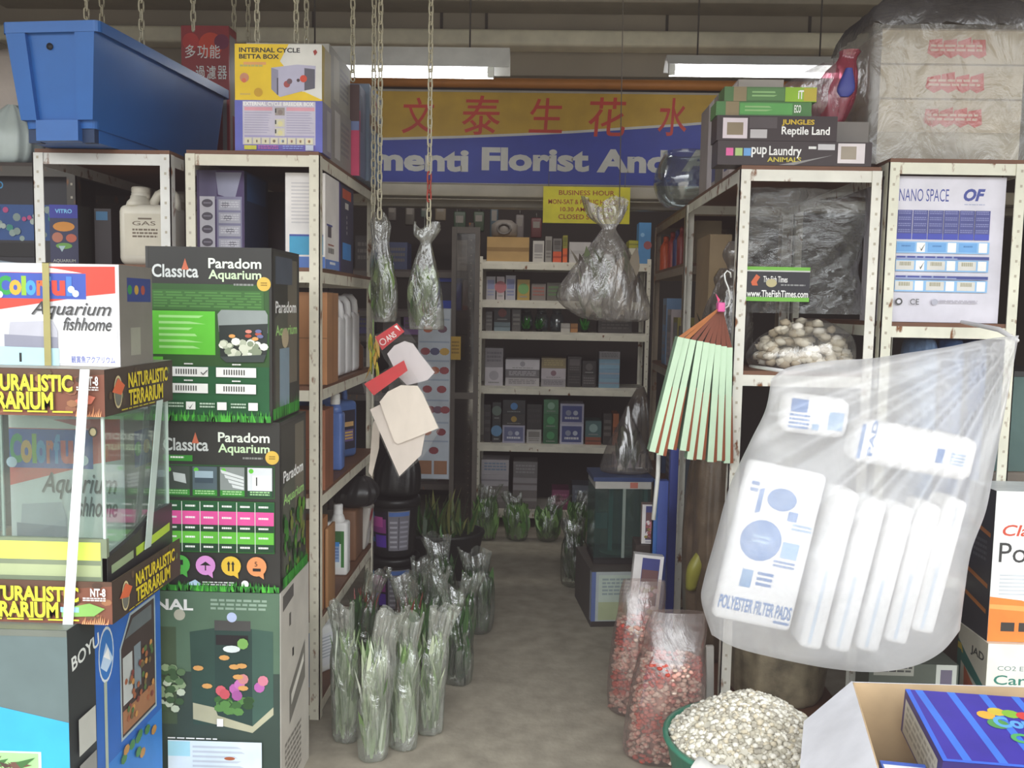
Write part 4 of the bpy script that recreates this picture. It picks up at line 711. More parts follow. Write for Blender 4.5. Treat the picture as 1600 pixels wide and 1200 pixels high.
# label bag and white stones on the first right rack
e = empty('film_bag', 'large clear film bag in the right rack with a black and green address card', 'bag', (.925, 3.2, 1.475)); b = B(); rs = []
for i in range(26):
    t = i/25; z = .435*(1-t)+.02; ring_ = []
    for j in range(40):
        th = 2*math.pi*j/40; wv = 1+.05*math.sin(5*th+8*t)+.03*math.sin(11*th-14*t); ring_.append((.205*math.cos(th)*wv, (.012+.05*t**1.5)*math.sin(th)*(1+.5*math.sin(7*th+t*20))+.012*math.sin(9*t+3*math.cos(th)), z))
    rs.append(ring_)
b.rings(rs, FILM('#b4b6b4', .02, .15, .06, .12, 8, '#f2f2f2', 1.2, 2.2), False, False); b.build('clear_film', e)
p0, p1 = at(1164, 470, 3.12), at(1266, 418, 3.12); b = B(); b.box(p0.x-.925, p1.x-.925, -.082, -.080, p0.z-1.475, p1.z-1.475, M('#23222a', .4)); fc_ = Face(b, (p0.x-.925, -.082, p0.z-1.475), (1, 0, 0), (0, 0, 1), p1.x-p0.x, p1.z-p0.z)
fc_.rect(0, 0, 1, .1, M('#6fb03f')); fc_.rect(0, .88, 1, 1, M('#6fb03f')); fc_.rect(0, .1, 1, .14, M('#c9c9c4')); fc_.poly([(.08, .45), (.16, .22), (.22, .3), (.17, .45), (.19, .55), (.1, .55)], M('#c8603a')); fc_.text('The Fish Times', .27, .27, .18, W, width=.38, bold=.01); fc_.disc(.4, .47, .12, M('#b9ae84'), 1.3); fc_.words(.55, .5, .93, .58, 1, M('#8a8a8a')); fc_.text('www.TheFishTimes.com', .02, .68, .2, W, width=.96, bold=.015); b.build('address_card', e)
e = empty('stone_bag', 'clear bag of round white stones lying on the right rack shelf', 'bag', (.945, 3.28, 1.2965)); b = B(); r = random.Random(2)
for i in range(260):
    a = r.uniform(0, 6.28); q = r.random()**.5; x = .18*q*math.cos(a); y = .11*q*math.sin(a); b.rock((x+.02, y, .02+r.random()*max(.01, .15*(1-q*q)+.02)), .02, M(r.choice(['#d8cdb8', '#e6ddc9', '#c4b59c', '#efe8da']), .6), r)
o_ = b.build('white_stones', e); o_['kind'] = 'stuff'; b = B(); film(b, [(0, .18, .125, .01, 0), (.05, .195, .135, .01, 0), (.12, .16, .11, .03, 0), (.165, .07, .05, .05, 0), (.18, .02, .02, .06, 0)], FILM('#d8d6d2', .04, .2, .10, .1, 9), seed=6, amp=.04); b.build('clear_film', e)
def kr(fc): fc['front'].disc(.5, .75, .13, M('#3f4a7a')); fc['left'].rect(0, 0, 1, 1, M('#8a7458'))
carton('brown_carton', 'tan carton with a dark blue dot, deep in the first right rack', 'box', .71, .80, 3.78, .3, 1.2955, .52, '#9a8464', kr)
for i, (x, y, z, s_, lb) in enumerate(((.74, 3.5, 1.2955, 1., 'crinkled clear bag at the aisle side of the right rack, beside the hook'), (.73, 3.68, 1.2955, .8, 'smaller crinkled clear bag behind the one beside the hook'))):
    e = empty('film_bag', lb, 'bag', (x, y, z)); b = B(); film(b, [(0, .05*s_, .06*s_, 0, 0), (.03, .075*s_, .09*s_, 0, 0), (.18*s_, .08*s_, .09*s_, 0, 0), (.30*s_, .05*s_, .06*s_, 0, 0), (.36*s_, .02, .02, .01, 0), (.42*s_, .06*s_, .05*s_, .03, 0), (.47*s_, .07*s_, .04*s_, .06, 0)], FILM('#a9a29c', .15, .5, .16, .1, 14, '#d8d0c8', 1.2), amp=.1, seed=30+i); b.build('clear_film', e)
    b = B(); r = random.Random(i)
    for k in range(60): b.leaf((r.uniform(-.045, .045)*s_, r.uniform(-.05, .05)*s_, .02), (r.uniform(-.03, .03), r.uniform(-.03, .03), r.uniform(.1, .24)*s_), .012, M(r.choice(['#4a4034', '#5a5640', '#3d3a2c', '#6a5f4a'])))
    b.build('dry_plant', e)

# bundle of mint slats on a hook
e = empty('slat_bundle', 'fan of mint-green slats with brown ends on a hook by the right rack', 'bundle', at(1127, 478, 3.02)); o0 = Vector(e.location); MINT = M('#bfd8ba', .5, var=.06); RB = M('#8a4a2c', .6, var=.2)
tops = (1064, 1073, 1083, 1094, 1104, 1113, 1122, 1131, 1140); bots = (1019, 1031, 1047, 1067, 1078, 1092, 1110, 1123, 1136); by_ = (706, 711, 702, 704, 718, 718, 722, 720, 724)
for i, (x0, x1, y1) in enumerate(zip(tops, bots, by_)):
    Y = 3.02+.006*i; p = at(x0, 527+2*i, Y)-o0; q = at(x1, y1, Y)-o0; d_ = (q-p).normalized(); s_ = Vector((d_.z, 0, -d_.x))*-.0105; dv = (.004, .05, 0)
    b = B(); b.slab([p-s_, q-s_, q+s_, p+s_], (0, .006, 0), MINT)
    m_ = p+(q-p)*.42; b.slab([m_+s_*1., q+s_*1., q+s_*2.15+Vector((0, .004, 0)), m_+s_*1.35+Vector((0, .004, 0))], (0, .006, 0), RB); b.slab([p-s_*1.0, q-s_*1.0, q-s_*1.15+Vector((0, .05, 0)), p-s_*1.15+Vector((0, .05, 0))], (0, .002, 0), M('#8fae92'))  # darker mint left side: the slat's shading put into its colour
    k = b.build('slat', e); b = B(); t_ = Vector((.002*i-.008, .004*i, -.01)); b.slab([t_-Vector((.004, 0, 0)), p-s_*.8, p+s_*.8, t_+Vector((.004, 0, 0))], (0, .005, 0), M('#a0602f' if i < 2 else '#6f3a28', .6, var=.25)); b.build('brown_cord', k)
b = B(); b.rbox(-.012, .012, -.008, .03, -.02, .012, .004, M('#d85a9a', .4)); b.slab([(-.01, 0, .01), (-.02, 0, .04), (-.004, 0, .02)], (0, .004, 0), M('#d84a7a')); b.build('pink_tie', e)
b = B(); hp = [at(1131, 440, 3.02), at(1131, 426, 3.02), at(1135, 424, 3.03)]; P = [(px, py) for px, py in ((1134, 470), (1139, 474), (1141, 466), (1138, 450), (1133, 438), (1132, 428), (1136, 423), (1141, 426), (1142, 434))]
b.tube([at(px, py, 3.04)-o0 for px, py in ((1121, 470), (1122, 480), (1130, 484), (1138, 478))]+[at(px, py, 3.04)-o0 for px, py in P[2:]], .003, M('#d8d8d4', .25, .6), 8); b.build('hook', e)

# ================================================================ filter-pad bag
YB = 2.72
top = [(1205, 592), (1232, 574), (1290, 564), (1360, 560), (1420, 551), (1480, 542), (1540, 530), (1592, 524)]
bot = [(1112, 992), (1150, 1012), (1220, 1030), (1300, 1045), (1370, 1050), (1430, 1040), (1472, 1018), (1500, 985)]
lef = [(1205, 592), (1196, 640), (1172, 690), (1140, 760), (1118, 840), (1100, 905), (1096, 940), (1112, 992)]
rig = [(1592, 524), (1580, 590), (1563, 680), (1552, 740), (1540, 800), (1518, 860), (1508, 920), (1500, 985)]
def interp(L, t):
    u = t*(len(L)-1); k = min(int(u), len(L)-2); f = u-k; P = [L[max(0, min(len(L)-1, k+j))] for j in (-1, 0, 1, 2)]
    return [.5*((2*b_)+(c-a)*f+(2*a-5*b_+4*c-d_)*f*f+(3*b_-a-3*c+d_)*f**3) for a, b_, c, d_ in zip(*P)]
def hull(s, t):
    T, Bm, L_, R_ = interp(top, s), interp(bot, s), interp(lef, t), interp(rig, t); c = [top[0], top[-1], bot[0], bot[-1]]
    return [(1-t)*T[i]+t*Bm[i]+(1-s)*L_[i]+s*R_[i]-((1-s)*(1-t)*c[0][i]+s*(1-t)*c[1][i]+(1-s)*t*c[2][i]+s*t*c[3][i]) for i in (0, 1)]
NS, NT = 90, 70
bagd = {}
for side in (-1, 1):
    b = B(); vs = []
    for j in range(NT+1):
        for i in range(NS+1):
            s_, t_ = i/NS, j/NT; px, py = hull(s_, t_); fat = (math.sin(math.pi*min(1, max(0, s_)))**.45)*(math.sin(math.pi*(.06+.94*t_)*.93)**.6 if t_ > 0 else 0)
            fat = max(0, fat)*.125*(.45+.9*min(1, t_*1.6)); ang = math.atan2(py-515, 1600-px); dist = math.hypot(px-1595, py-520)
            fold = (.014*math.sin(ang*30)+.010*math.sin(ang*53+1)+.006*math.sin(ang*91))*max(0, 1-dist/560)*min(1, dist/70)+.0035*math.sin(px*.045+py*.02)*math.sin(py*.03)
            vs.append(at(px, py, YB+side*(fat+(fold if fat > .004 else 0))))
    fs = [(j*(NS+1)+i, (j+1)*(NS+1)+i, (j+1)*(NS+1)+i+1, j*(NS+1)+i+1) for j in range(NT) for i in range(NS)]
    if side > 0: fs = [f[::-1] for f in fs]
    bagd[side] = (vs, fs)
e = empty('carrier_bag', 'big translucent white plastic bag of filter pads hanging in front of the right racks', 'bag')
b = B(); mf = FILM('#f4f3f4', .33, .5, .04, .3, 5, '#ffffff', .35, 1)
for side in (-1, 1): b.add(bagd[side][0], bagd[side][1], mf, True)
b.build('bag_film', e)
b = B(); pk = at(1590, 527, YB); [b.tube([pk+Vector((.0, .0, -.01)), pk+Vector((.005, .12, .02)), pk+Vector((.0, .36, .04))], [.006, .008, .006], M('#e2e0e0', .4), 10), b.build('bag_handle', e)]; b = B(); b.tube([at(1225, 580, YB), at(1200, 576, 2.9), at(1172, 572, 3.12)], [.006, .006, .005], M('#e2e0e0', .4), 10); b.build('bag_handle', e)
PB = M('#1a6cb4', .5); PADW = '#f1f0ef'
def pad(label, px, py, Y, w, d, h, rot, art=None, rounding=.018):
    """one pack of white pads; (px, py) is where its centre shows"""
    c = at(px, py, Y); b = B(); b.rbox(-w/2, w/2, -d/2, d/2, -h/2, h/2, min(rounding, w*.45, d*.45, h*.45), M(PADW, .7, var=.03), 4)
    if art: art(Face(b, (-w/2, -d/2, -h/2), (1, 0, 0), (0, 0, 1), w, h))
    return tag(b.build('filter_pad_pack', None, c, tuple(math.radians(a) for a in rot)), label, 'filter pads', 'packs of filter pads inside the white bag')
def padart(f):
    f.k = 2
    f.disc(.36, .47, .125, PB); f.disc(.36, .47, .128, PB); f.words(.25, .44, .47, .5, 2, M('#86aed4')); f.poly([(.2, .16), (.26, .15), (.26, .3), (.2, .31)], PB); f.disc(.50, .2, .07, PB, 1.3); f.rect(.38, .19, .5, .22, PB); f.rect(.62, .26, .74, .32, PB); f.rect(.64, .45, .85, .55, M('#7fb0dc')); f.words(.58, .57, .85, .62, 2, PB)
    f.rect(.22, .66, .36, .77, M('#5f93c4')); f.words(.42, .66, .62, .76, 3, PB); f.words(.08, .12, .18, .2, 2, PB); f.words(.7, .33, .95, .38, 2, M('#86b0d8'))
    f.text('POLYESTER FILTER PADS', .02, .84, .085, PB, width=.93, bold=.02); f.words(.75, .94, .95, .97, 1, PB)
pad('filter pad pack with blue circle prints at the left of the bag', 1200, 852, 2.72, .245, .05, .50, (0, 11, 3), padart)
for i, (px, py, Y, lb) in enumerate(((1287, 884, 2.72, 'second'), (1330, 893, 2.72, 'third'), (1373, 898, 2.72, 'fourth'), (1416, 890, 2.72, 'fifth'), (1456, 878, 2.72, 'sixth'))):
    pad(lb+' upright white filter pad pack from the left in the bag', px, py, Y, .069, .12, .50-.02*i, (0, 11, 0), lambda f: (f.rect(.3, .5, .45, .96, M('#c9d8e8')), f.rect(.5, .05, .58, .5, M('#dfe6ee'))), .018)
def padtop(f):
    f.k = 2; f.rect(.02, .1, .05, .9, PB); f.text('PAD', .10, .8, .12, PB, width=.3, bold=.03, rot=math.pi/2); f.rect(.66, .35, .72, .68, PB); f.words(.78, .4, .9, .7, 4, M('#8ab2d8'))
pad('filter pad pack lying across the others with sideways PAD lettering', 1420, 700, 2.72, .36, .12, .13, (0, 9, 0), padtop, .03)
pad('uppermost filter pad pack with pale blue prints near the bag shoulder', 1270, 648, 2.72, .20, .08, .12, (0, 6, 0), lambda f: (f.rect(.1, .12, .35, .45, PB), f.words(.1, .5, .4, .9, 4, PB), f.rect(.68, .35, .9, .8, M('#8fb4d8')), f.rect(.45, .7, .55, .85, M('#8fb4d8'))), .03)

# ================================================================ lower right corner
def power(fc):
    f = fc['front']; f.rect(0, 0, 1, 1, M('#e2e4e2')); f.text('Classica', .08, .22, .075, M('#c8503a'), width=.62, shear=.2, bold=.015); f.text('Power', .06, .34, .13, M('#3a3a3a'), width=.7); f.lines(.08, .55, .5, .7, 6, M('#c4c8cc'))
    f.poly([(0, .70), (.3, .72), (.6, .78), (1, .8), (1, 1), (0, 1)], M('#e8843a')); f.poly([(0, .75), (.4, .76), (.9, .84), (.5, .8), (0, .78)], M('#f0a55a'))
    for i in range(5): f.rect(.12+i*.17, .87, .25+i*.17, .93, M('#3a3632'))
    l = fc['left']; l.rect(0, 0, 1, 1, M('#34343a'))
    for t in (.24, .58, .75): l.poly([(.1, t), (.9, t+.05), (.9, t+.08), (.1, t+.03)], M('#b06a2f'))
    l.words(.3, .35, .8, .5, 4, M('#5a5a60'))
XR = at(1550, 880, 2.9).x
def jad(fc):
    f = fc['front']; f.rect(0, 0, 1, 1, M('#e2e0d4')); f.text('CO2 Essential', .1, .17, .035, M('#5a7a78'), width=.5); f.text('Carbon', .07, .24, .075, M('#2f7a6a'), width=.6, bold=.01); f.rect(.05, .37, 1, .52, M('#d8a832')); f.rect(.4, .38, 1, .51, M('#d07a3a')); f.poly([(.55, .05), (.7, .03), (.75, .1), (.6, .12)], M('#55584f')); f.rect(0, .52, 1, 1, M('#d8d4c4'))
    l = fc['left']; l.rect(0, 0, 1, 1, M('#bdb8a8')); l.text('JAD', .45, .10, .08, M('#2f3430'), width=.45, bold=.03); l.poly([(0, .12), (.3, .2), (.95, .35), (.95, .42), (0, .26)], M('#2f6a60')); l.poly([(.0, .15), (.12, .15), (.2, .22), (0, .2)], M('#b8a03a')); l.poly([(.25, .3), (.95, .5), (.3, .55)], M('#b85f3a')); l.rect(0, .2, .14, 1, M('#2f5f55'))
zj = at(1570, 1003, 2.9).z
carton('regulator_box', 'cream JAD carton with green band standing on the floor at the right edge', 'box', XR-.005, XR+.34, 2.88, .2, 0, zj, '#cfcabb', jad)
carton('filter_carton', 'white and orange Classica Power carton on the JAD carton', 'box', XR, XR+.34, 2.9, .18, zj+.001, at(1575, 768, 2.9).z-zj, '#d5d7d5', power)
carton('dark_carton', 'dark green and white carton behind the open white carton', 'box', at(1352, 1060, 2.95).x, at(1490, 1060, 2.95).x, 2.92, .12, 0, at(1420, 1032, 2.95).z, '#4a5048', lambda fc: (fc['front'].rect(.05, .02, .5, .12, M('#8a8a80')), fc['front'].words(.06, .03, .48, .1, 2, M('#3a3a38')), fc['front'].rect(.75, .0, .98, .3, M('#a9aca4')), fc['front'].rect(.8, .05, .93, .25, M('#5a5464'))))
# open carton
e = empty('open_carton', 'open white carton with a tan inside at the bottom right corner', 'box', (.845, 2.3, 0), math.radians(-13)); wo, do, ho = .62, .75, .535; WH = M('#dcdbe0', .5); TN = M('#b99f7c', .6); b = B(); b.box(0, wo, -.004, 0, 0, ho, TN); b.box(0, wo, 0, .004, 0, ho, WH); b.build('back_wall', e)
e.rotation_euler.z = 0
b = B(); q0, q1 = Vector((0, 0, 0)), Vector((-.12, -.55, 0)); 
b.slab([(0, 0, 0), (-.16, -.7, 0), (-.16, -.7, ho), (0, 0, ho)], (.005, 0, 0), TN); b.build('side_wall', e)
b = B(); b.slab([(0, .0, ho), (-.16, -.7, ho), (-.36, -.72, ho-.16), (-.13, -.03, ho-.10)], (0, 0, .004), WH); b.build('left_flap', e)
b = B(); b.slab([(0, 0, 0), (-.16, -.7, 0), (wo-.1, -.7, 0), (wo, 0, 0)], (0, 0, .005), TN); b.build('bottom_panel', e)
def purp(fc):
    t = fc['top']; t.rect(0, 0, 1, 1, M('#3a2f96'))
    for i in range(6): t.poly([(.06+i*.2, 0), (.11+i*.2, 0), (.17+i*.2, 1), (.12+i*.2, 1)], M('#3f70d0'))
    t.rect(0, .97, 1, 1, M('#3a62c8')); t.rect(0, 0, .03, 1, M('#3a62c8'))
    for a, tt, r_, c in ((.42, .32, .06, '#d8a03a'), (.5, .26, .06, '#c8b03a'), (.58, .28, .06, '#7fae3a'), (.66, .30, .06, '#c8403a'), (.74, .33, .05, '#d89a3a'), (.46, .44, .07, '#4f8a4a')): t.disc(a, tt, r_, M(c), 1.2, 12)
    t.text('Coral', .44, .33, .16, M('#5a9ad8'), width=.3, bold=.05); t.text('Candy', .48, .56, .17, M('#4fa05a'), width=.4, bold=.05); t.disc(.9, .55, .08, M('#d84a7a'))
    l = fc['left']; l.rect(.05, .15, .9, .95, M('#a9a79c')); l.words(.1, .25, .85, .85, 4, M('#84827a'))
carton('toy_box', 'purple box with blue stripes and colourful logo inside the open carton', 'box', .92, 1.3, 1.93, .29, .40, .115, '#2d2468', purp, rotfull=(math.radians(8), 0, math.radians(-6)))
carton('toy_box', 'white box with blue edge beside the purple box in the open carton', 'box', .80, .90, 1.86, .19, .36, .075, '#3f62c0', lambda fc: (fc['top'].rect(.04, .08, .96, .98, M('#e6e8ee')), fc['top'].rect(.65, .3, .8, .5, M('#b4d4b8')), fc['top'].words(.5, .4, .62, .5, 1, M('#b0b8c4'))), rotfull=(math.radians(6), 0, math.radians(-8)))
carton('brown_carton', 'brown carton holding up the boxes inside the open carton', 'box', .845, 1.35, 1.72, .50, .006, .34, '#9a8464')
# gravel tub
e = empty('gravel_tub', 'round green tub heaped with pale gravel on a white sack liner', 'tub', (.655, 2.56, 0)); e.scale = (.88, .88, 1.); b = B(); GT = M('#3f7f68', .4); b.lathe([(.22, .0), (.225, .01), (.282, .235), (.292, .24), (.292, .25), (.275, .25), (.27, .23), (.21, .02)], GT, (0, 0, 0), 40, 1, 1, True); b.build('tub_shell', e)
b = B(); r = random.Random(12); n_ = 26
dome = [[(rr_*math.cos(6.283*j/36), rr_*math.sin(6.283*j/36), .235+.135*(1-(rr_/.27)**1.6)) for j in range(36)] for rr_ in [.268*(1-i/14) for i in range(14)]]; b.rings(dome, M('#c4bfb0', .8), False, True)
for i in range(1900):
    a = r.uniform(0, 6.28); q = .265*r.random()**.5; b.rock((q*math.cos(a), q*math.sin(a), .236+r.uniform(-.002, .006)+.135*(1-(q/.27)**1.6)), r.uniform(.006, .0125), M(r.choice(['#cfcabb', '#dcd8cc', '#b5af9e', '#e6e2d6', '#a8a294', '#c9bfa8']), .8), r)
o_ = b.build('gravel', e); o_['kind'] = 'stuff'
b = B(); P = []
for i in range(22):
    a = math.radians(222+i*4.); w_ = .006*math.sin(i*1.7); P.append([(.262*math.cos(a), .262*math.sin(a), .25), (.285*math.cos(a), .285*math.sin(a), .272+w_), (.318*math.cos(a), .318*math.sin(a), .252+w_), (.322*math.cos(a), .322*math.sin(a), .20+w_*2)])
b.add([p for q in P for p in q], [(i*4+k, (i+1)*4+k, (i+1)*4+k+1, i*4+k+1) for i in range(21) for k in range(3)], M('#dcdad4', .5), True); b.build('sack_liner', e)
# pebble bags
def pebble_bag(label, px, py, Y, w, d, h, seed, lean, nP):
    c = at(px, py, Y); e = empty('pebble_bag', label, 'bag', (c.x, Y, 0), 0, 'clear bags of red and white pebbles'); r = random.Random(seed); b = B()
    for i in range(nP):
        a = r.uniform(0, 6.28); q = r.uniform(.6, 1)**.5; z = .012+r.random()*h*.66; k = 1-.35*max(0, z/h-.4)
        b.rock((w*.86*q*k*math.cos(a)+lean*z, d*.86*q*k*math.sin(a), z), r.uniform(.006, .011), M(r.choice(['#b8402f', '#c04a3c', '#c05a4a'] if math.sin(a*3+seed)+math.sin(z*38+seed) > .55 else ['#d8a898', '#d9c4b4', '#cfb8a8', '#d29a8a', '#c9a898', '#b9746a']), .6), r)
    b.lathe([(.78, .015), (.8, .1*1), (.72, h*.62)], M('#b5897c', .8), (lean*h*.3, 0, 0), 16, w*.8, d*.8); o_ = b.build('pebbles', e); o_['kind'] = 'stuff'
    b = B(); film(b, [(.002, w*.82, d*.8, 0, 0), (.02, w*.95, d*.95, 0, 0), (h*.2, w*1.02, d*1.02, lean*h*.2, 0), (h*.55, w*.95, d*.9, lean*h*.55, 0), (h*.75, w*.82, d*.62, lean*h*.75, 0), (h*.9, w*.8, d*.35, lean*h*.9, 0), (h, w*.72, d*.22, lean*h*1.02, 0)], FILM('#d6c6c0', .10, .30, .14, .1, 7, '#f4ecea', .9), seed=seed, amp=.035); b.build('clear_film', e)
pebble_bag('nearer and larger clear bag of red pebbles on the floor by the right rack', 1030, 1180, 2.92, .125, .10, .50, 21, .10, 1500)
pebble_bag('farther clear bag of red pebbles, behind the larger one', 992, 1080, 3.26, .105, .09, .50, 22, .04, 1100)
# soil sack under the right rack
e = empty('soil_sack', 'dark brown and green sack lying under the right rack behind the gravel', 'sack', (.945, 3.34, .052)); b = B(); film(b, [(0, .16, .14, 0, 0), (.03, .175, .15, 0, 0), (.16, .18, .15, 0, 0), (.34, .16, .13, 0, 0), (.42, .05, .06, 0, 0)], M('#857a64', .5, var=.5, scale=14, bump=.6), seed=5, amp=.05); b.build('sack_skin', e)
b = B(); b.rbox(-.014, .014, 0, .02, 0, .30, .004, M('#cfcdc6', .4)); tag(b.build('white_panel', None, (.655, 3.14, 0), (0, math.radians(-2), 0)), 'narrow white strip leaning beside the foot of the right rack post', 'strip')

b = B(); q0 = at(1028, 742, 3.2); q1 = at(1021, 812, 3.2); b.tube([(q0.x, 3.2, q0.z+.12), q0, q1], .008, M('#d2d2cc', .4), 8); tag(b.build('hanging_rod'), 'thin white rod hanging below the left mint slats beside the blue boards', 'rod')
# ================================================================ hanging plant bags
def leafy(b, n, w, d, z0, z1, mats, r, k=.02):
    for i in range(n):
        x, y = r.uniform(-w, w)*.7, r.uniform(-d, d)*.7; z = r.uniform(z0, z0+(z1-z0)*.6)
        b.leaf((x, y, z), (r.uniform(-w, w)*.35, r.uniform(-d, d)*.35, min(z1-z, r.uniform(.25, .6)*(z1-z0))), k*r.uniform(.6, 1.4), M(r.choice(mats), .5), r.uniform(-.2, .2))
GRN = ['#4f6b34', '#6f8a4a', '#8aa365', '#3d5530', '#a3b884', '#5f7a3f']
def hang_bag(label, px, pt, pb, Y, w, keys, seed, mats, milk, lo, hi, n=50):
    c = at(px, pb, Y); h = at(px, pt, Y).z-c.z; e = empty('hanging_plant_bag', label, 'bag', c); b = B(); film(b, [(z*h, rx, ry, cx, 0) for z, rx, ry, cx in keys], FILM(milk, lo*.55, hi*.75, .16, .08, 17, '#f4f4f0', 1.6), seed=seed, amp=.07, n=48, cap1=False, top=4.5); b.build('clear_film', e)
    b = B(); leafy(b, int(n*1.5), w*1.1, w*.5, .01, h*.62, mats, random.Random(seed)); b.build('water_plants', e); return e, h
hang_bag('leftmost hanging clear bag of plants, held by two chains beside the left rack', 597, 333, 503, 3.62, .045, [(0, .035, .03, .0), (.03, .05, .035, .01), (.3, .052, .04, .01), (.5, .045, .035, .0), (.72, .03, .025, -.008), (.9, .035, .02, -.01), (1, .02, .012, -.012)], 41, GRN, '#c4c2b6', .22, .5)
hang_bag('hanging clear bag of plants on the single chain left of the sign board', 662, 352, 514, 3.58, .055, [(0, .062, .03, .01), (.03, .07, .035, .01), (.35, .07, .04, .0), (.6, .048, .035, .0), (.78, .026, .02, .004), (.84, .022, .018, .005), (.9, .04, .02, .0), (1, .05, .015, .01)], 42, GRN+['#7a6a4a'], '#c2c2b4', .2, .48, 60)
e, h = hang_bag('big clear bag hanging on a thin string in front of the yellow hours board', 948, 316, 502, 4.0, .14, [(0, .08, .05, .06), (.04, .15, .07, .03), (.2, .195, .09, -.025), (.4, .155, .08, -.02), (.6, .095, .06, .0), (.74, .04, .03, .0), (.79, .032, .025, 0), (.87, .07, .03, -.01), (1., .09, .02, -.01)], 43, ['#6a5f54', '#8f8474', '#5a504a', '#9a9480', '#6f7a5a', '#b8a898'], '#dcd4ce', .3, .62, 70)
b = B(); t0 = at(968, 318, 4.0); b.tube([(t0.x, 4.0, t0.z-.03), (t0.x-.01, 4.0, 2.9), (t0.x-.012, 4.0, 3.5)], .0022, M('#6a6258'), 6); tag(b.build('hanging_string'), 'thin grey string holding the big clear bag in front of the hours board', 'string')

# ================================================================ white filter felts with red header cards
def felt_pack(label, Y, felts, card, filmp, txt=None):
    c = at(sum(p[0] for p in filmp)/len(filmp), sum(p[1] for p in filmp)/len(filmp), Y); e = empty('hanging_felt_pack', label, 'filter pack', c)
    P = lambda L, y: [at(x, yy, y)-c for x, yy in L][::-1]
    for i, (L, col) in enumerate(felts):
        b = B(); b.slab(P(L, Y+.012*i), (0, .010, 0), M(col, .7, var=.05)); b.build('felt_sheet', e)
    b = B(); b.slab(P(card, Y-.006), (0, .003, 0), M('#c21f26', .4)); p = [at(x, yy, Y-.0075)-c for x, yy in card]; u = (p[1]-p[0]); v = (p[0]-p[3])
    f = Face(b, p[3]-Vector((0, .0002, 0)), u.normalized(), Vector((-u.normalized().z, 0, u.normalized().x)), u.length, v.length)
    if txt: f.disc(.2, .55, .24, M('#e0c8c4')); f.disc(.2, .55, .17, M('#b3242a')); f.text(txt, .36, .34, .42, M('#e6d8d4'), width=.42, bold=.02); f.poly([(.88, .1), (1, .1), (1, .6)], W)
    b.build('header_card', e); b = B(); Q = P(filmp, Y-.012); b.slab(Q, (0, .001, 0), FILM('#dcd8d4', .0, .04, .008, .1, 12, '#ffffff', .5)); b.build('clear_film', e)
felt_pack('upper white filter felt pack with a red ANS header card, hanging by the left rack', 3.04, [([(605, 553), (616, 540), (632, 533), (645, 537), (655, 551), (679, 582), (668, 594), (636, 602), (622, 588)], '#cfc6c6')], [(586, 527), (620, 505), (632, 518), (597, 547)], [(584, 525), (622, 503), (640, 520), (684, 583), (668, 600), (634, 606), (600, 560)], 'ANS')
felt_pack('lower cream filter felt pack with a plain red header card below the ANS pack', 2.98, [([(593, 628), (606, 612), (626, 602), (652, 603), (660, 614), (685, 669), (622, 694), (616, 690)], '#d9cdc0'), ([(578, 640), (594, 632), (620, 690), (664, 678), (658, 711), (624, 744)], '#cbbfb5')], [(569, 600), (631, 563), (637, 579), (584, 618)], [(566, 598), (632, 560), (664, 612), (688, 670), (662, 714), (623, 747), (576, 642)])
b = B(); r = random.Random(9); e0 = at(583, 540, 3.1)
for i in range(16): b.leaf((r.uniform(-.015, .015), 0, r.uniform(-.09, .05)), (r.uniform(-.02, .02), r.uniform(-.01, .01), r.uniform(-.09, -.03)), .006, M(r.choice(['#b8a83a', '#8f9a3a', '#5f7a3a', '#c9a04a'])))
b.tube([(0, 0, .09), (.0, 0, .05), (-.004, 0, -.1)], .002, M('#5f7a3a'), 6); tag(b.build('hanging_fern', None, e0), 'yellow-green plastic fern sprig hanging beside the red ANS card', 'plant')
b = B(); p = [at(x, y, 3.16) for x, y in ((583, 660), (594, 648), (592, 700), (581, 745), (576, 738))]; c = p[0].copy(); b.slab([q-c for q in p][::-1], (0, .008, 0), M('#c9bdb0', .7)); tag(b.build('hanging_felt', None, c), 'narrow white felt strip hanging behind the lower felt pack', 'felt')

# ================================================================ buckets and floor bags left of the aisle
def bucket(label, z0, seed):
    Y = 4.3; x = at(616, 850, Y).x; e = empty('bucket', label, 'bucket', (x, Y, z0), math.radians(0), 'black salt buckets stacked by the left rack'); b = B(); K = M('#1f1e1f', .4); h = .285
    b.lathe([(.098, 0), (.1, .005), (.118, h-.03), (.118, h-.025)], K, (0, 0, 0), 36); b.build('body', e); b = B(); b.lathe([(.126, h-.04), (.127, h-.012), (.124, h-.004), (.112, h-.003), (.11, h-.008), (.02, h-.008)], K, (0, 0, 0), 36); b.build('lid', e)
    b = B()
    def patch(a0, a1, za, zb, m, o=.0015, n=8):
        vs = []
        for i in range(n+1):
            a = math.radians(a0+(a1-a0)*i/n)
            for z in (za, zb): rr_ = .1+.018*z/(h-.03)+o; vs.append((rr_*math.cos(a), rr_*math.sin(a), z))
        b.add(vs, [(2*i, 2*i+2, 2*i+3, 2*i+1) for i in range(n)], m, True)
    patch(200, 262, .04, .225, M('#27202f', .4)); patch(208, 258, .12, .19, M('#8a3a80'), .002); patch(212, 250, .15, .2, M('#b8509a'), .0024); patch(225, 258, .05, .11, M('#5a34a0'), .002); patch(212, 224, .19, .22, M('#3f8fd0'), .0026); patch(210, 222, .07, .095, M('#4a7fae'), .0026)
    patch(264, 318, .035, .23, M('#77747c', .4)); patch(266, 316, .205, .225, M('#4f6fae'), .002); patch(289, 290.5, .04, .2, M('#33323a'), .002)
    for k in range(6): patch(268, 286, .05+k*.024, .06+k*.024, M('#a5a2aa'), .002); patch(293, 314, .05+k*.024, .06+k*.024, M('#98959f'), .002)
    b.build('label', e)
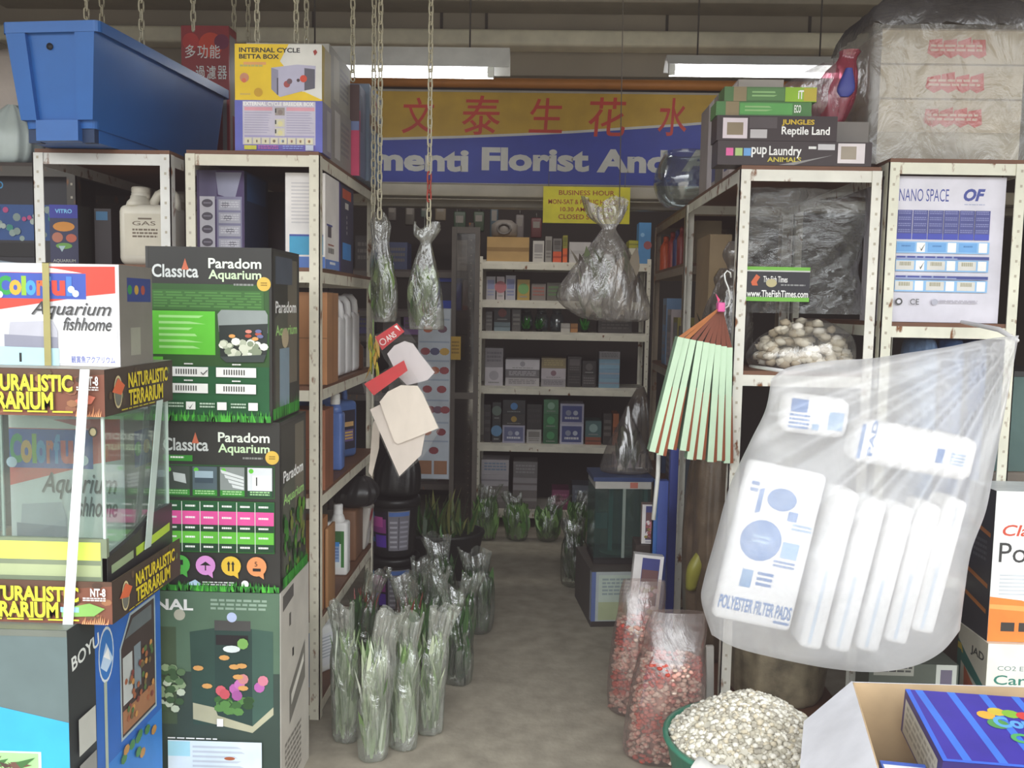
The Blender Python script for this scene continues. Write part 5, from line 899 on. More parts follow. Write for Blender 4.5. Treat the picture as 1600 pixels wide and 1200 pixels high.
bucket('lower black bucket with pink and purple label, standing on the floor', 0, 1); bucket('upper black bucket with white and purple label, on top of another bucket', .2865, 2)
b = B(); film(b, [(0, .09, .06, 0, 0), (.03, .11, .08, 0, 0), (.14, .10, .07, .01, 0), (.24, .05, .04, .02, 0), (.26, .02, .02, .02, 0)], M('#1d1c1c', .35, bump=.4), seed=3, amp=.07); tag(b.build('black_pouch', None, (at(620, 740, 4.3).x, 4.3, .5735)), 'black plastic pouch lying on the upper bucket', 'bag')
def veg(label, px, py, Y, w, h, seed, mats, milk='#cfd2cc', lo=.12, hi=.42, red=False, n=190, lw=.0105, sp=.85):
    c = at(px, py, Y); e = empty('plant_bag', label, 'bag', (c.x, Y, 0), random.Random(seed).uniform(-.3, .3), 'bagged water plants standing on the floor'); r = random.Random(seed); b = B(); lx = w*r.uniform(-.6, .8)
    film(b, [(.002, w*.7, w*.6, 0, 0), (.02, w*.95, w*.8, 0, 0), (h*.3, w*1.05, w*.9, 0, 0), (h*.6, w*.98, w*.8, lx*.4, 0), (h*.75, w*.72, w*.5, lx*.7, 0), (h*.86, w*.8, w*.45, lx, 0), (h, w*.95, w*.32, lx*1.5, 0)], FILM(milk, lo*.45, hi*.65, .2, .08, 20, '#f0f4ec', 1.7), seed=seed, amp=.08, top=4.); b.build('clear_film', e); b = B(); leafy(b, n, w*sp, w*sp*.85, .01, h*.82, mats, r, lw)
    if red:
        for i in range(14): b.leaf((r.uniform(-w, w)*.5, r.uniform(-w, 0)*.5, h*.45), (r.uniform(-.03, .03), 0, h*.4), .006, M('#7a3a34'))
    b.build('leaf_bunch', e)
PALE = ['#8fa57a', '#a9ba92', '#6f8a54', '#c4ceb0', '#54703f', '#dfe5d4']; DEEP = ['#33502c', '#46663a', '#2a4026', '#5f7d4a', '#3d5a35']
for a in (('first bag from the left of the front row of tall plant bags', 541, 1190, 2.96, .05, .48, 51, PALE), ('second bag from the left of the front row of tall plant bags', 583, 1190, 2.84, .05, .50, 52, PALE), ('third bag from the left of the front row, palest of the tall plant bags', 630, 1190, 2.92, .052, .46, 53, PALE), ('rightmost bag of the front row of tall plant bags', 672, 1160, 3.03, .046, .45, 54, PALE)): veg(*a, milk='#e6e9e2', lo=.25, hi=.6)
DK_ = dict(lw=.017, sp=1.0, n=130)
for a in (('bag with red stems just behind the front row of plant bags', 642, 1060, 3.36, .065, .46, 55, DEEP, '#c4c6c0', .12, .4, True), ('bag at the left behind the front row, beside the left rack', 566, 1060, 3.4, .05, .46, 56, DEEP, '#c4c6c0', .12, .4, True), ('dark green bag standing out into the aisle in the middle row', 716, 1050, 3.45, .055, .40, 57, DEEP), ('bag of plants in the middle row just left of the aisle', 676, 1020, 3.66, .06, .40, 58, DEEP), ('back-row bag of dark green plants beside the buckets', 688, 950, 4.1, .075, .42, 59, DEEP), ('back-row bag of plants farthest out into the aisle', 746, 950, 4.02, .07, .38, 60, DEEP), ('hindmost bag of plants in front of the buckets', 655, 930, 3.95, .045, .36, 61, DEEP), ('small bag of plants between the middle and back rows', 722, 985, 3.78, .05, .34, 62, DEEP)): veg(*a, **DK_)

# ================================================================ right of the aisle, on the floor
def fl(fc):
    f = fc['front']; f.rect(0, 0, 1, 1, M('#a9b0b0')); f.rect(0, 0, .06, 1, M('#5a6a9a')); f.rect(.1, .06, .68, .88, M('#b4c0b4')); f.rect(.1, .55, .68, .88, M('#a8b08c')); f.rect(.7, .2, .76, .5, M('#5a6488')); f.rect(0, .9, 1, 1, M('#3a3430')); f.words(.15, .12, .6, .45, 5, M('#8f9c9c')); l = fc['left']; l.rect(0, 0, 1, 1, M('#4f4a48')); l.rect(.92, 0, 1, .9, M('#9aa4b4'))
carton('tank_carton', 'grey and pale green carton on the aisle floor carrying the small glass tank', 'box', .28, .62, 4.15, .45, 0, .265, '#5a524c', fl, rot=math.radians(7))
e = empty('glass_tank', 'small glass tank with a white top rail standing on the floor carton', 'tank', (.43, 4.27, .267), math.radians(4)); b = B(); g = FILM('#8fa8a4', .10, .16, .05, .05, 3, '#cfe0dc', .03, 1)
tw_, td_, th_ = .27, .26, .37
for a in ((-tw_/2, tw_/2, 0, .005), (-tw_/2, tw_/2, td_-.005, td_), (-tw_/2, -tw_/2+.005, 0, td_), (tw_/2-.005, tw_/2, 0, td_)): b.box(*a, .02, th_, g)
b.build('glass_panes', e); b = B(); b.box(-tw_/2, tw_/2, -.006, td_, th_, th_+.035, M('#b9b6b0', .4)); fc = Face(b, (-tw_/2, -.006, th_), (1, 0, 0), (0, 0, 1), tw_, .035); fc.rect(.62, .1, .76, .9, M('#b86a5a')); b.build('top_rail', e)
b = B(); b.box(-tw_/2-.01, tw_/2+.01, -.01, td_, th_+.036, th_+.056, M('#33456f', .4)); b.build('lid', e); b = B(); b.box(-tw_/2, tw_/2, 0, td_, .0, .03, M('#2a2626', .4)); b.lathe([(.09, .031), (.09, .038)], M('#7a8078'), (0, .12, 0), 20); b.build('base', e)
b = B(); b.box(-.05, -.03, .1, .12, .03, th_, M('#6f8f90')); b.box(.0, .014, -.002, .012, .03, th_, M('#8f9a92')); b.box(-.12, -.05, .13, .17, .14, .22, M('#5f8084')); b.box(tw_/2-.03, tw_/2-.01, .02, .06, .05, th_, M('#6a8a88')); b.build('filter_pipe', e)
e = empty('plant_bag', 'pointed clear bag with a green plant on the lid of the small glass tank', 'bag', (.455, 4.4, .267+th_+.057)); b = B(); film(b, [(0, .11, .07, 0, 0), (.02, .13, .08, 0, 0), (.12, .10, .07, 0, 0), (.25, .04, .03, .0, 0), (.33, .008, .008, .0, 0)], FILM('#b9b2ae', .1, .3, .14, .1, 9, '#f0ecea', .8), seed=70, amp=.05); b.build('clear_film', e); b = B(); leafy(b, 40, .06, .04, .01, .24, ['#3f4a34', '#2f3a2a', '#54603f'], random.Random(3)); b.build('leaf_bunch', e)
for a in (('small green plant bag on the floor just left of the tank carton', 896, 920, 4.75, .07, .36, 71, ['#2f4a20', '#3f6028', '#24381c']),): veg(*a, lo=.05, hi=.2)
# long blue panels and flower pictures
b = B(); b.rbox(-.03, .03, 0, .05, .22, 1.0, .004, M('#33488f', .4)); b.rbox(-.03, -.012, -.002, .05, .22, 1.0, .003, M('#2a5a9a', .4)); 
tag(b.build('blue_board', None, (.535, 3.72, -.215)), 'long upright blue panel below the mint slats beside the aisle', 'panel')
b = B(); b.rbox(-.018, .018, 0, .05, .0, 1.05, .004, M('#3a4a98', .4)); tag(b.build('blue_board', None, (.63, 4.0, 0)), 'second blue upright panel, behind and left of the first', 'panel')
def flower(fc):
    f = fc['front']; f.rect(0, 0, 1, 1, M('#d6d2d0')); f.rect(.28, .04, .88, .9, M('#3a3f7a')); f.rect(.3, .2, .86, .88, M('#6a4a4a'))
    for i in range(26): f.disc(RNG.uniform(.32, .84), RNG.uniform(.4, .86), .035, M(RNG.choice(['#c9b4b8', '#b8707a', '#7a3a3a', '#d8d0d0', '#8a7a3a', '#a05a5a'])), 1.3, 8)
    f.rect(.3, .93, .9, .97, M('#b0aab0'))
carton('flower_box', 'white box with a picture of pink flowers, standing below the blue panel', 'box', .395, .515, 3.6, .05, .195, .30, '#cfccca', flower, rotfull=(math.radians(-4), math.radians(5), 0))
carton('plain_box', 'low brown box under the white flower-picture box', 'box', .40, .52, 3.6, .12, 0, .185, '#4a3c34')
carton('flower_box', 'small box with pink and white flowers above the white flower box', 'box', .465, .52, 3.78, .05, .50, .17, '#8a7470', flower)
carton('plain_box', 'dark support box behind the flower boxes', 'box', .44, .50, 3.76, .14, 0, .498, '#3a302c')
# brown film bag
e = empty('film_bag', 'brown translucent bag bulging from the right rack below the mint slats', 'bag', (.70, 3.32, .2)); e.location = (.755, 3.72, .0515); b = B(); film(b, [(0, .04, .06, 0, 0), (.05, .08, .14, -.01, 0), (.45, .10, .15, -.02, 0), (.8, .08, .12, -.02, 0), (.95, .05, .06, 0, 0)], M('#5f5040', .35, var=.35, scale=12, bump=.5), seed=80, amp=.08); b.build('bag_skin', e)
b = B(); film(b, [(.3, .02, .02, -.1, -.09), (.4, .03, .03, -.09, -.11), (.48, .01, .01, -.06, -.1)], M('#8f8a3a', .4), 10, 14, seed=2); b.build('leaf_print', e)

# second right rack contents (along the aisle)
def sm(name, label, cat, px, Y, c, art=None, d=.12, z0=None, **k): return cpx(name, label, cat, px, Y, d, c, art, z0=z0, **k)
zE = 1.7215
carton('bottle_box', 'blue box beside the orange bottle at the far end of the right shelf', 'box', .662, .742, 6.03, .14, 1.8015, .27, '#4a7fae', lambda fc: (fc['front'].disc(.75, .55, .1, M('#8a4a4a')), fc['front'].disc(.3, .3, .05, M('#7fa8cc'))))
for i, (y, c, r_, h_, lb) in enumerate(((5.25, '#e8612f', .034, .2, 'bright orange bottle on the far right rack beside the blue box'), (5.0, '#b03a2c', .025, .205, 'red bottle just right of the orange bottle'), (4.82, '#3d3f70', .025, .2, 'dark blue bottle between the two red bottles'), (4.68, '#96362f', .025, .205, 'second red bottle, right of the dark blue one'))):
    e = empty('bottle', lb, 'bottle', (.735, y, zE)); b = B(); b.lathe([(r_*1.0, 0), (r_, .01), (r_, h_*.7), (r_*.45, h_*.84)], M(c, .35), (0, 0, 0), 18); b.build('body', e); b = B(); b.lathe([(r_*.5, h_*.84), (r_*.5, h_*.97), (r_*.3, h_)], M(c, .35), (0, 0, 0), 14); b.build('cap', e)
carton('brown_carton', 'tan carton beside the middle post of the right racks', 'box', .74, .86, 4.3, .25, zE, .2, '#8f7d62')
for i, (z, y, w_, h_, c, lb) in enumerate(((1.2015, 4.9, .10, .36, '#6f8fb4', 'pale blue box on the middle shelf of the far right rack'), (1.2015, 4.72, .09, .3, '#b0a4a6', 'pinkish white box next to the pale blue box in the far right rack'), (1.2015, 4.5, .1, .26, '#8a7f3a', 'olive yellow box near the middle post of the right racks'), (1.2015, 4.32, .1, .22, '#5a4a3a', 'brown box beside the middle post of the right racks'), (.6015, 4.9, .12, .4, '#3a4a6a', 'dark blue carton on the low shelf of the far right rack'), (.6015, 4.6, .12, .35, '#3a2f30', 'dark brown carton on the low shelf of the far right rack'), (.6015, 4.34, .12, .42, '#5f6a78', 'grey carton on the low shelf of the far right rack'))):
    carton('goods_box', lb, 'box', .70, .70+w_, y, .14, z, h_, c, lambda fc: (fc['left'].rect(.1, .1, .9, .4, M('#8a8a90')), fc['left'].words(.15, .5, .85, .9, 4, M('#9a96a0'))))
b = B(); film(b, [(0, .03, .03, 0, 0), (.03, .09, .07, 0, 0), (.15, .10, .08, 0, 0), (.3, .07, .06, .01, 0), (.42, .02, .02, .02, 0)], FILM('#8f8680', .3, .6, .1, .15, 10, '#c8c0b8', .8), seed=91, amp=.06); tag(b.build('film_bag', None, (.63, 5.55, .60)), 'greyish clear bag hanging at the right end of the back rack', 'bag')
carton('goods_box', 'tall pinkish grey carton right of the back rack', 'box', .49, .64, 5.45, .18, .0, .60, '#9a8f94', lambda fc: fc['front'].poly([(.1, .35), (.9, .2), (.9, .23), (.1, .4)], M('#8a5a44')))
carton('goods_box', 'pinkish carton with faint print on top of the tall grey one', 'box', .60, .74, 5.42, .001+.0, .0, .01, '#3a302c') if False else None

# ================================================================ back rack goods
ORD = ['first', 'second', 'third', 'fourth', 'fifth', 'sixth', 'seventh', 'eighth', 'ninth', 'tenth', 'eleventh', 'twelfth', 'thirteenth']
def marks(c2, kind):
    def art(fc):
        f = fc['front']
        if kind == 'lbl': f.rect(.12, .15, .88, .55, M(c2)); f.words(.15, .62, .85, .88, 2, M(c2))
        elif kind == 'txt': f.words(.1, .2, .9, .8, 3, M(c2))
        elif kind == 'pic': f.rect(.08, .1, .92, .9, M(c2)); f.disc(.35, .45, .14, M('#8a8fa4')); f.disc(.65, .45, .12, M('#b0b4c4')); f.words(.2, .65, .8, .85, 1, M('#c4c4cc'))
        elif kind == 'dot': f.disc(.5, .45, .26, M(c2)); f.words(.2, .8, .8, .92, 1, M('#8a8a88'))
        else: f.rect(0, .42, 1, .58, M(c2))
    return art
YF = 6.05
def shelf_goods(z, items, shelf, group):
    for x0, x1, t, bt, c, c2, kind, lb in items:
        zz = z if bt is None else at((x0+x1)/2, bt, YF).z
        h = at((x0+x1)/2, t, YF).z-zz
        carton('goods_box', lb+' on the '+shelf+' of the back rack', 'box', at(x0, 500, YF).x, at(x1, 500, YF).x, YF, .2, max(z, zz), max(.012, h), c, marks(c2, kind), group=group)
def stacked(z, cols, shelf, group, cat='goods_box'):
    """cols: (x0, x1, [(h_px, colour, mark colour, kind, label)])  bottom up"""
    for x0, x1, st in cols:
        zz = z; a, d_ = at(x0, 600, YF).x, at(x1, 600, YF).x
        for hp, c, c2, kind, lb in st:
            h = hp/F*YF; carton('goods_box', lb+' '+shelf, 'box', a+.002, d_-.002, YF, .2, zz, h-.001, c, marks(c2, kind), group=group); zz += h
Wt, Gy, Dk_ = '#b9b4b8', '#85807e', '#2e2829'
stacked(1.8005, [(757, 823, [(38, '#a88650', '#8a6a3a', 'band', 'kraft brown carton')]), (828, 846, [(33, '#b5b0aa', '#8f8a88', 'lbl', 'narrow white box')]), (847, 858, [(40, '#8a8580', '#6a6560', 'lbl', 'narrow grey box')]), (859, 873, [(17, '#c8542f', '#a83f22', 'band', 'low orange box'), (20, '#6f6a68', '#4f4a48', 'lbl', 'dark grey box on the low orange box')]), (874, 882, [(22, '#d0602f', '#b04a2a', 'band', 'small orange box'), (20, '#8a8438', '#6a6a2a', 'lbl', 'small olive box on the small orange box')]), (884, 918, [(32, '#b4afae', '#a8a3a2', 'band', 'square white box')]), (940, 972, [(30, '#5a5450', '#77706a', 'txt', 'dark grey box behind the hanging bag')]), (976, 992, [(24, '#bdb8a8', '#a8a294', 'band', 'small cream box'), (12, '#9a9630', '#77742a', 'band', 'little yellow box on the small cream box')])], 'on the top shelf of the back rack', 'boxes on the top shelf of the back rack')
stacked(1.5455, [(757, 772, [(36, '#a9a4a8', '#8a8fb0', 'lbl', 'first white packet from the left')]), (773, 786, [(36, '#b4a8aa', '#b06a70', 'dot', 'white packet with a red spot')]), (787, 803, [(38, '#a5a2aa', '#7a7fa4', 'lbl', 'third white packet from the left')]), (805, 825, [(32, '#a88a3a', '#6a9a5a', 'dot', 'orange and green box')]), (827, 850, [(26, '#7a6f68', '#9a5a50', 'txt', 'low grey printed box')]), (851, 876, [(28, '#5f5a50', '#5a7a4a', 'txt', 'low dark box with green print')]), (884, 930, [(30, '#4a4442', '#6a6460', 'txt', 'wide dark box')]), (935, 985, [(32, '#55504c', '#77726c', 'lbl', 'wide grey box')])], 'on the second shelf of the back rack', 'boxes on the second shelf of the back rack')
stacked(1.3355, [(757, 768, [(30, '#5f5a58', '#8a8582', 'txt', 'narrow grey box at the left end')]), (770, 796, [(14, '#6f8088', '#55656c', 'band', 'flat blue-grey box'), (26, '#1f1d1e', '#77403a', 'dot', 'black box with a red dot')]), (798, 812, [(34, '#4f4a48', '#8a8580', 'txt', 'slim dark box')]), (874, 889, [(14, '#b9b4ac', '#9a958e', 'band', 'small white box')]), (889, 901, [(14, '#a87440', '#8a5a30', 'band', 'small tan box')]), (932, 985, [(24, '#3a3432', '#5a5450', 'txt', 'wide black box')])], 'on the third shelf of the back rack', 'boxes on the third shelf of the back rack')
for px, py, r_, lb in ((822, 506, .03, 'left'), (842, 508, .03, 'middle'), (914, 510, .032, 'right')):
    c = at(px, 518, YF); e = empty('plastic_plant', lb+' of the bright green plastic plants on the third shelf of the back rack', 'plant', (c.x, YF+.07, 1.3355)); b = B(); r = random.Random(px)
    for i in range(40): b.leaf((0, 0, .005), (r.uniform(-.035, .035), r.uniform(-.03, .03), r.uniform(.03, .1)), .008, M(r.choice(['#2f7a2a', '#3f9a35', '#245f22'])))
    b.build('leaves', e); b = B(); b.lathe([(.02, 0), (.025, .012), (.02, .016)], M('#2a2624'), (0, 0, 0), 12); b.build('base', e)
for px, h_, lb in ((821, .15, 'left shiny glass jar above the green plants'), (846, .15, 'middle shiny glass jar above the green plants'), (871, .15, 'right shiny round glass jar, largest of the three')):
    c = at(px, 518, YF); e = empty('glass_jar', lb, 'jar', (c.x, YF+.25, 1.3355), 0, 'glass jars on the third shelf of the back rack'); b = B(); b.lathe([(.035, 0), (.045, .02), (.05, h_*.6), (.03, h_*.85)], FILM('#b4c0c8', .3, .5, .25, .08, 6, '#d8e0e6', .2, 1), (0, 0, 0), 20); b.build('body', e); b = B(); b.lathe([(.033, h_*.85), (.033, h_)], M('#9aa0a4', .3, .6), (0, 0, 0), 16); b.build('lid', e)
stacked(.9655, [(757, 786, [(29, '#c4bec4', '#a8a2aa', 'dot', 'square white box at the left end, lower'), (30, '#8f898e', '#77727a', 'txt', 'grey box on the square white box')]), (789, 843, [(13, '#b4aeb0', '#8a8488', 'txt', 'flat white box, lowest of the left stack'), (13, '#6f6a6e', '#b0acb0', 'txt', 'flat dark box in the left stack'), (16, '#c4bfc4', '#98949a', 'dot', 'flat white box, topmost of the left stack')]), (845, 884, [(12, '#9a9498', '#77727a', 'txt', 'flat grey box, lowest of the middle stack'), (17, '#b9b0b6', '#8a6a74', 'dot', 'flat pinkish box in the middle stack'), (16, '#8a7a58', '#a8986a', 'txt', 'flat golden box, topmost of the middle stack')]), (886, 908, [(22, '#2b2526', '#4a4445', 'txt', 'black box, lowest of its stack'), (26, '#332c2c', '#5f5858', 'lbl', 'black box, topmost of its stack')]), (909, 931, [(20, '#3a3536', '#6a6464', 'txt', 'charcoal box beside the pale blue stack'), (22, '#2a2425', '#55504f', 'dot', 'upper charcoal box beside the pale blue stack')]), (935, 968, [(15, '#7a9cb0', '#8a8a98', 'band', 'pale blue box, lowest of four'), (15, '#7798b0', '#9a9aa4', 'band', 'pale blue box, second of four from below'), (15, '#7fa2b8', '#8a98a4', 'band', 'pale blue box, third of four from below'), (12, '#8a8688', '#6a686a', 'txt', 'grey box on the pale blue stack')])], 'on the fourth shelf of the back rack', 'boxes on the fourth shelf of the back rack')
stacked(.5755, [(757, 768, [(60, '#2a2425', '#4a4445', 'txt', 'narrow black box at the left end')]), (770, 784, [(34, '#23262c', '#5f8ab0', 'dot', 'black box with a blue dot, lower'), (30, '#2c2e2f', '#6a7a70', 'dot', 'black box with a grey-green dot, upper')]), (786, 822, [(28, '#9a98ac', '#5f6488', 'pic', 'white and slate blue picture box'), (18, '#2f2b2b', '#a8883a', 'dot', 'dark box with a yellow dot'), (22, '#26262a', '#4f86c0', 'dot', 'dark box with a bright blue dot')]), (824, 848, [(22, '#a5a19f', '#77736f', 'lbl', 'small pale box beside the green boxes'), (40, '#1f1b1c', '#3a3435', 'txt', 'tall black box on the small pale box')]), (850, 874, [(24, '#1f5a35', '#3f8a55', 'dot', 'green box, lowest of three'), (24, '#256a3d', '#4a9a60', 'dot', 'green box, middle of three'), (22, '#3f7a52', '#8ab098', 'dot', 'green box, topmost of three')]), (876, 914, [(32, '#b4b2c4', '#3f4a80', 'pic', 'white and navy picture box, lower of two'), (32, '#a9a7ba', '#46508a', 'pic', 'white and navy picture box, upper of two')]), (916, 942, [(12, '#8a4a34', '#5a3a30', 'band', 'flat reddish box'), (26, '#4a6a6a', '#8aa4a0', 'dot', 'teal printed box')]), (944, 958, [(50, '#3a3230', '#6a625c', 'txt', 'dark grey upright box')]), (959, 969, [(50, '#a85f34', '#7a4424', 'band', 'tall orange brown box')])], 'on the fifth shelf of the back rack', 'boxes on the fifth shelf of the back rack')
stacked(.1205, [(754, 798, [(36, '#77706e', '#8a8482', 'txt', 'grey packed block, lowest at the left'), (18, '#aaa4a8', '#8a858a', 'band', 'white packed block in the left stack'), (24, '#b0aaae', '#7a8aa0', 'txt', 'white printed block, topmost at the left')]), (804, 843, [(30, '#6a6260', '#84807c', 'band', 'brown-grey block, lowest of the second stack'), (20, '#8a8486', '#6a6062', 'band', 'thin pale block in the second stack'), (26, '#6f6a6a', '#8a8686', 'txt', 'grey block, topmost of the second stack')]), (866, 894, [(32, '#7a3a5a', '#a05a7a', 'txt', 'plum pink printed box')]), (898, 940, [(40, '#5a5f6a', '#77808a', 'txt', 'slate wrapped block')])], 'on the lowest shelf of the back rack', 'boxes on the lowest shelf of the back rack')
# plants on the floor before the back rack
for px, py, w_, h_, sd, lb in ((758, 828, .075, .34, 101, 'leftmost wide bag of green plants on the floor before the back rack'), (808, 832, .07, .30, 102, 'second wide bag of green plants before the back rack'), (856, 830, .07, .28, 103, 'third wide bag of green plants before the back rack'), (902, 832, .06, .32, 104, 'rightmost bag of green plants before the back rack')):
    veg(lb, px, py, 5.68, w_, h_, sd, ['#4f7a3a', '#3a5a2c', '#6a8f4a', '#82a860'], '#b9beb4', .05, .25, False, 170, .02, 1.2)

# ================================================================ left interior
b = B(); p0, p1 = at(651, 748, 5.0), at(705, 482, 5.0); b.box(p0.x, p1.x, 5.0, 5.012, p0.z, p1.z, M('#8f9094', .4)); fc = Face(b, (p0.x, 5.0, p0.z), (1, 0, 0), (0, 0, 1), p1.x-p0.x, p1.z-p0.z); fc.rect(.02, .005, .98, .995, M('#aab0b8', .4)); r = random.Random(4)
for k, t in enumerate((.09, .22, .33, .44, .56, .69, .80)):
    n_ = (2, 3, 3, 2, 4, 2, 1)[k]; fc.rect(.04, t-.03, .96, t-.02, M('#8f98a8'))
    for i in range(n_): fc.disc(.08+(.88/n_)*(i+.5), t+.03, .022, M(r.choice(['#8a3a40', '#a85a3a', '#6a4a5a', '#b08a3a', '#7a3038', '#4a4a6a'])), 1.3, 10)
for a in (.06, .53): fc.rect(a, .89, a+.4, .97, M('#8a5f42'))
b.tube([(p0.x+.03, 5.006, p1.z), (p0.x+.03, 5.006, p1.z+.5), (p0.x+.03, 5.2, 2.22)], .002, M('#777770'), 6); tag(b.build('hanging_poster'), 'tall white poster of small red fish pictures hanging left of the back rack', 'poster')
b = B(); p0, p1 = at(703, 562, 5.6), at(720, 526, 5.6); b.box(p0.x, p1.x, 5.6, 5.606, p0.z, p1.z, M('#c09a3a', .5)); fc = Face(b, (p0.x, 5.6, p0.z), (1, 0, 0), (0, 0, 1), p1.x-p0.x, p1.z-p0.z); fc.words(.15, .2, .85, .8, 4, M('#8a6a2a')); b.tube([((p0.x+p1.x)/2, 5.603, p1.z), ((p0.x+p1.x)/2, 5.603, 2.3)], .0015, M('#555550'), 6); tag(b.build('hanging_card'), 'small yellow card hanging right of the fish poster', 'card')
e = empty('door_frame', 'grey glazed door leaf standing open between the poster and the back rack', 'door', (at(702, 700, 5.75).x, 5.75, 0)); w_ = at(745, 700, 5.75).x-at(702, 700, 5.75).x; b = B(); FR = M('#5f5750', .4)
b.box(0, .03, 0, .03, 0, 2.0, FR); b.box(w_-.03, w_, 0, .03, 0, 2.0, FR); b.box(.03, w_-.03, 0, .03, 1.96, 2.0, FR); b.box(.03, w_-.03, 0, .03, .0, .08, FR); b.box(.03, w_-.03, 0, .03, .9, .94, FR); b.build('frame', e); b = B(); b.box(.03, w_-.03, .012, .018, .08, 1.96, FILM('#77706a', .12, .25, .08, .08, 4, '#d8d4d0', .1, 1)); b.build('glass_panel', e); e.name = 'glass_door'
def nav(fc): f = fc['front']; f.rect(0, 0, 1, 1, M('#2b3f9a')); f.rect(.15, .25, .8, .75, M('#2a2730')); fc['top'].rect(.1, 0, .9, .5, M('#b0a8a0'))
zH = lambda z: z+.0005
carton('tank_box', 'navy blue box with a dark window on the dark shelf left of the back rack', 'box', at(682, 440, 6.02).x, at(721, 440, 6.02).x, 6.02, .2, zH(1.47), .25, '#2b3f9a', nav)
carton('goods_box', 'white upright box above the navy window box', 'box', at(714, 400, 6.02).x, at(730, 400, 6.02).x, 6.02, .2, zH(1.735), .2, '#9a948e', marks('#7a756f', 'lbl'))
carton('goods_box', 'pinkish grey upright box with a red foot beside the navy window box', 'box', at(723, 460, 6.02).x, at(736, 460, 6.02).x, 6.02, .12, zH(1.47), .2, '#8a7a7c', lambda fc: fc['front'].rect(0, .85, 1, 1, M('#8a3a34')))
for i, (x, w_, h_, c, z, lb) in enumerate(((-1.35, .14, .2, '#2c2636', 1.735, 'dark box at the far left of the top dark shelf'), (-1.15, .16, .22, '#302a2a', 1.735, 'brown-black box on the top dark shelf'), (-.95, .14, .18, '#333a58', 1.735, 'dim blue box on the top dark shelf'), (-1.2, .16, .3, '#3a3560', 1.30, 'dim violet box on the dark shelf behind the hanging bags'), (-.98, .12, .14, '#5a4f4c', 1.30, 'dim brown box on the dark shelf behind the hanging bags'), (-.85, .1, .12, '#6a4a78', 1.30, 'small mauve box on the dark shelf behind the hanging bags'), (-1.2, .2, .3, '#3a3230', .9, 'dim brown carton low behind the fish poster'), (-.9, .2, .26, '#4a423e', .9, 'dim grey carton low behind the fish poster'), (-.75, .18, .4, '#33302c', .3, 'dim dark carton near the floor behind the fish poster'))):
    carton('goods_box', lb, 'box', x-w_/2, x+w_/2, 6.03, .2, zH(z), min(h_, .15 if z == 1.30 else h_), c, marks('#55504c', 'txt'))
# packets hanging on hooks along the rear wall, above the racks
for i, (px, py0, py1, w_, c, lb) in enumerate(((612, 318, 345, 14, '#5a5450', 'first'), (640, 318, 352, 16, '#4f4a44', 'second'), (663, 318, 340, 12, '#556058', 'third'), (688, 316, 345, 18, '#6a5f50', 'fourth'), (718, 330, 366, 20, '#2f4030', 'fifth'), (748, 330, 362, 18, '#33402f', 'sixth'), (772, 318, 372, 14, '#3a4a52', 'seventh'), (812, 335, 372, 14, '#6a6260', 'eighth'), (838, 340, 372, 18, '#5a2f30', 'ninth'))):
    p0, p1 = at(px-w_/2, py1, 6.5), at(px+w_/2, py0, 6.5); e = empty('hanging_packet', lb+' packet from the left of the row hanging above the back shelves', 'packet', ((p0.x+p1.x)/2, 6.5, p0.z), 0, 'packets hanging above the back shelves'); w = p1.x-p0.x; h = p1.z-p0.z; b = B(); b.rbox(-w/2, w/2, 0, .03, 0, h, .012, M(c, .4)); fc = Face(b, (-w/2, 0, 0), (1, 0, 0), (0, 0, 1), w, h); fc.rect(.2, .2, .8, .5, M('#77706a')); b.build('packet_body', e); b = B(); b.tube([(0, .015, h), (0, .015, h+.03), (0, .5, h+.04)], .003, M('#8a8580', .3, .5), 6); b.build('hook', e)
e = empty('air_pump', 'round grey device on the dark carton top above the kraft brown carton', 'device', (at(788, 372, 6.2).x, 6.2, 1.8005+.166)); b = B(); b.lathe([(.07, 0), (.09, .02), (.09, .09), (.05, .12)], M('#77706a', .4), (0, 0, 0), 24); b.build('body', e); b = B(); b.tube([(.045*math.cos(t*.6), -.09, .055+.035*math.sin(t*.6)) for t in range(11)], .008, M('#55504c'), 8, True); b.build('ring_dial', e)
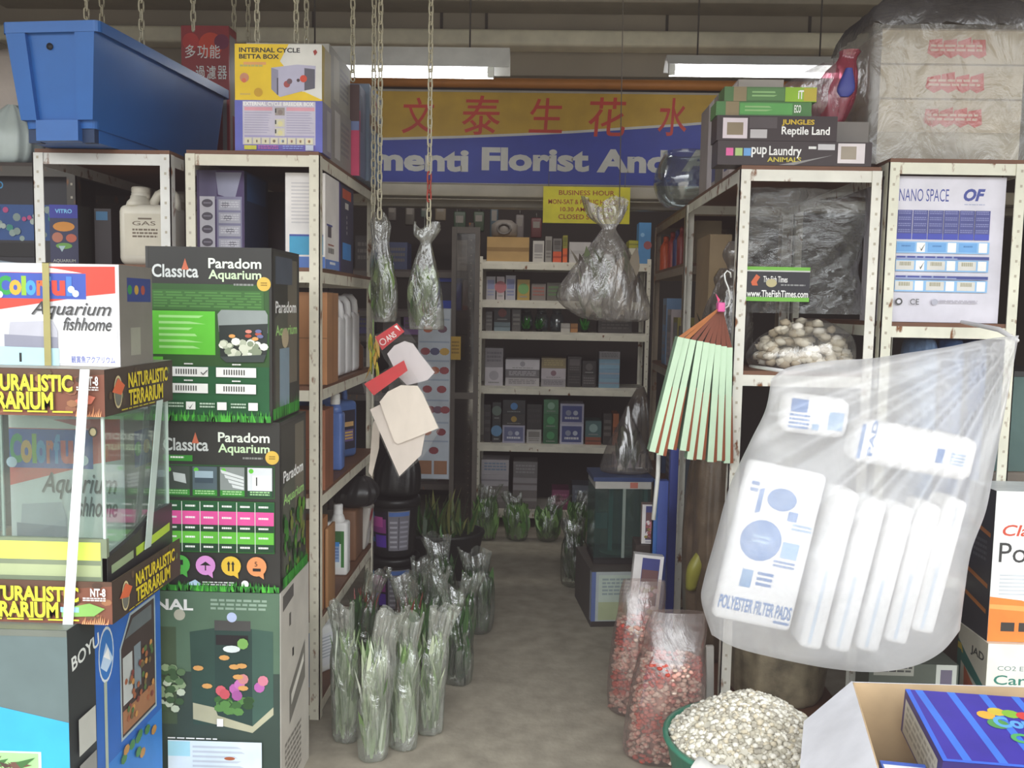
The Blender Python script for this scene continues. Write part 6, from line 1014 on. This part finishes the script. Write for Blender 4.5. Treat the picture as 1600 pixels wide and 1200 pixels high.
# leafy pond edge and low goods behind the buckets on the left
e = empty('plant_basin', 'dark oval basin with green plants behind the buckets on the left', 'basin', (at(690, 850, 4.7).x, 4.72, 0)); b = B(); b.lathe([(.16, 0), (.17, .02), (.22, .28), (.23, .285), (.23, .3), (.21, .3), (.2, .27)], M('#2a2a2a', .5), (0, 0, 0), 30, 1., .8); b.build('basin_shell', e); b = B(); r = random.Random(8)
for i in range(70): b.leaf((r.uniform(-.15, .15), r.uniform(-.1, .1), .24), (r.uniform(-.05, .05), r.uniform(-.04, .04), r.uniform(.05, .3)), .012, M(r.choice(['#3a5a2c', '#4f7a3a', '#5f6a3a', '#2f4526', '#7a7a45'])))
b.build('leaf_bunch', e)
# ================================================================ light
w = bpy.data.worlds.new('overcast_sky'); sc.world = w; w.use_nodes = True
N, L = w.node_tree.nodes, w.node_tree.links; bg = N['Background']
tc = N.new('ShaderNodeTexCoord'); sx = N.new('ShaderNodeSeparateXYZ'); L.new(tc.outputs['Generated'], sx.inputs[0]); rp = N.new('ShaderNodeValToRGB'); L.new(sx.outputs['Z'], rp.inputs['Fac'])
rp.color_ramp.elements[0].position = .05; rp.color_ramp.elements[0].color = (.10, .10, .098, 1); rp.color_ramp.elements[1].position = .36; rp.color_ramp.elements[1].color = (.94, .97, 1, 1)
L.new(rp.outputs['Color'], bg.inputs['Color']); bg.inputs['Strength'].default_value = 5.3
vs = sc.view_settings; vs.view_transform = 'Standard'; vs.look = 'None'; vs.exposure = 0.0; vs.gamma = 1.0
vs.use_curve_mapping = True; cm = vs.curve_mapping; cm.black_level = (-.018, -.015, -.0155); cm.white_level = (1.02, 1.02, 1.03); cm.update()
sc.cycles.max_bounces = 8; sc.cycles.transparent_max_bounces = 24; sc.cycles.sample_clamp_indirect = 4
sc.cycles.use_denoising = True

for x in (-.7, .5):
    ld = bpy.data.lights.new('shop_lamp', 'AREA'); ld.shape = 'RECTANGLE'; ld.size = 1.1; ld.size_y = .06; ld.energy = 6.5; ld.color = (1, .97, .92); lo_ = bpy.data.objects.new('shop_lamp', ld); C.objects.link(lo_); lo_.location = (x, 5.55, 2.75); lo_.rotation_euler = (math.radians(38), 0, 0)
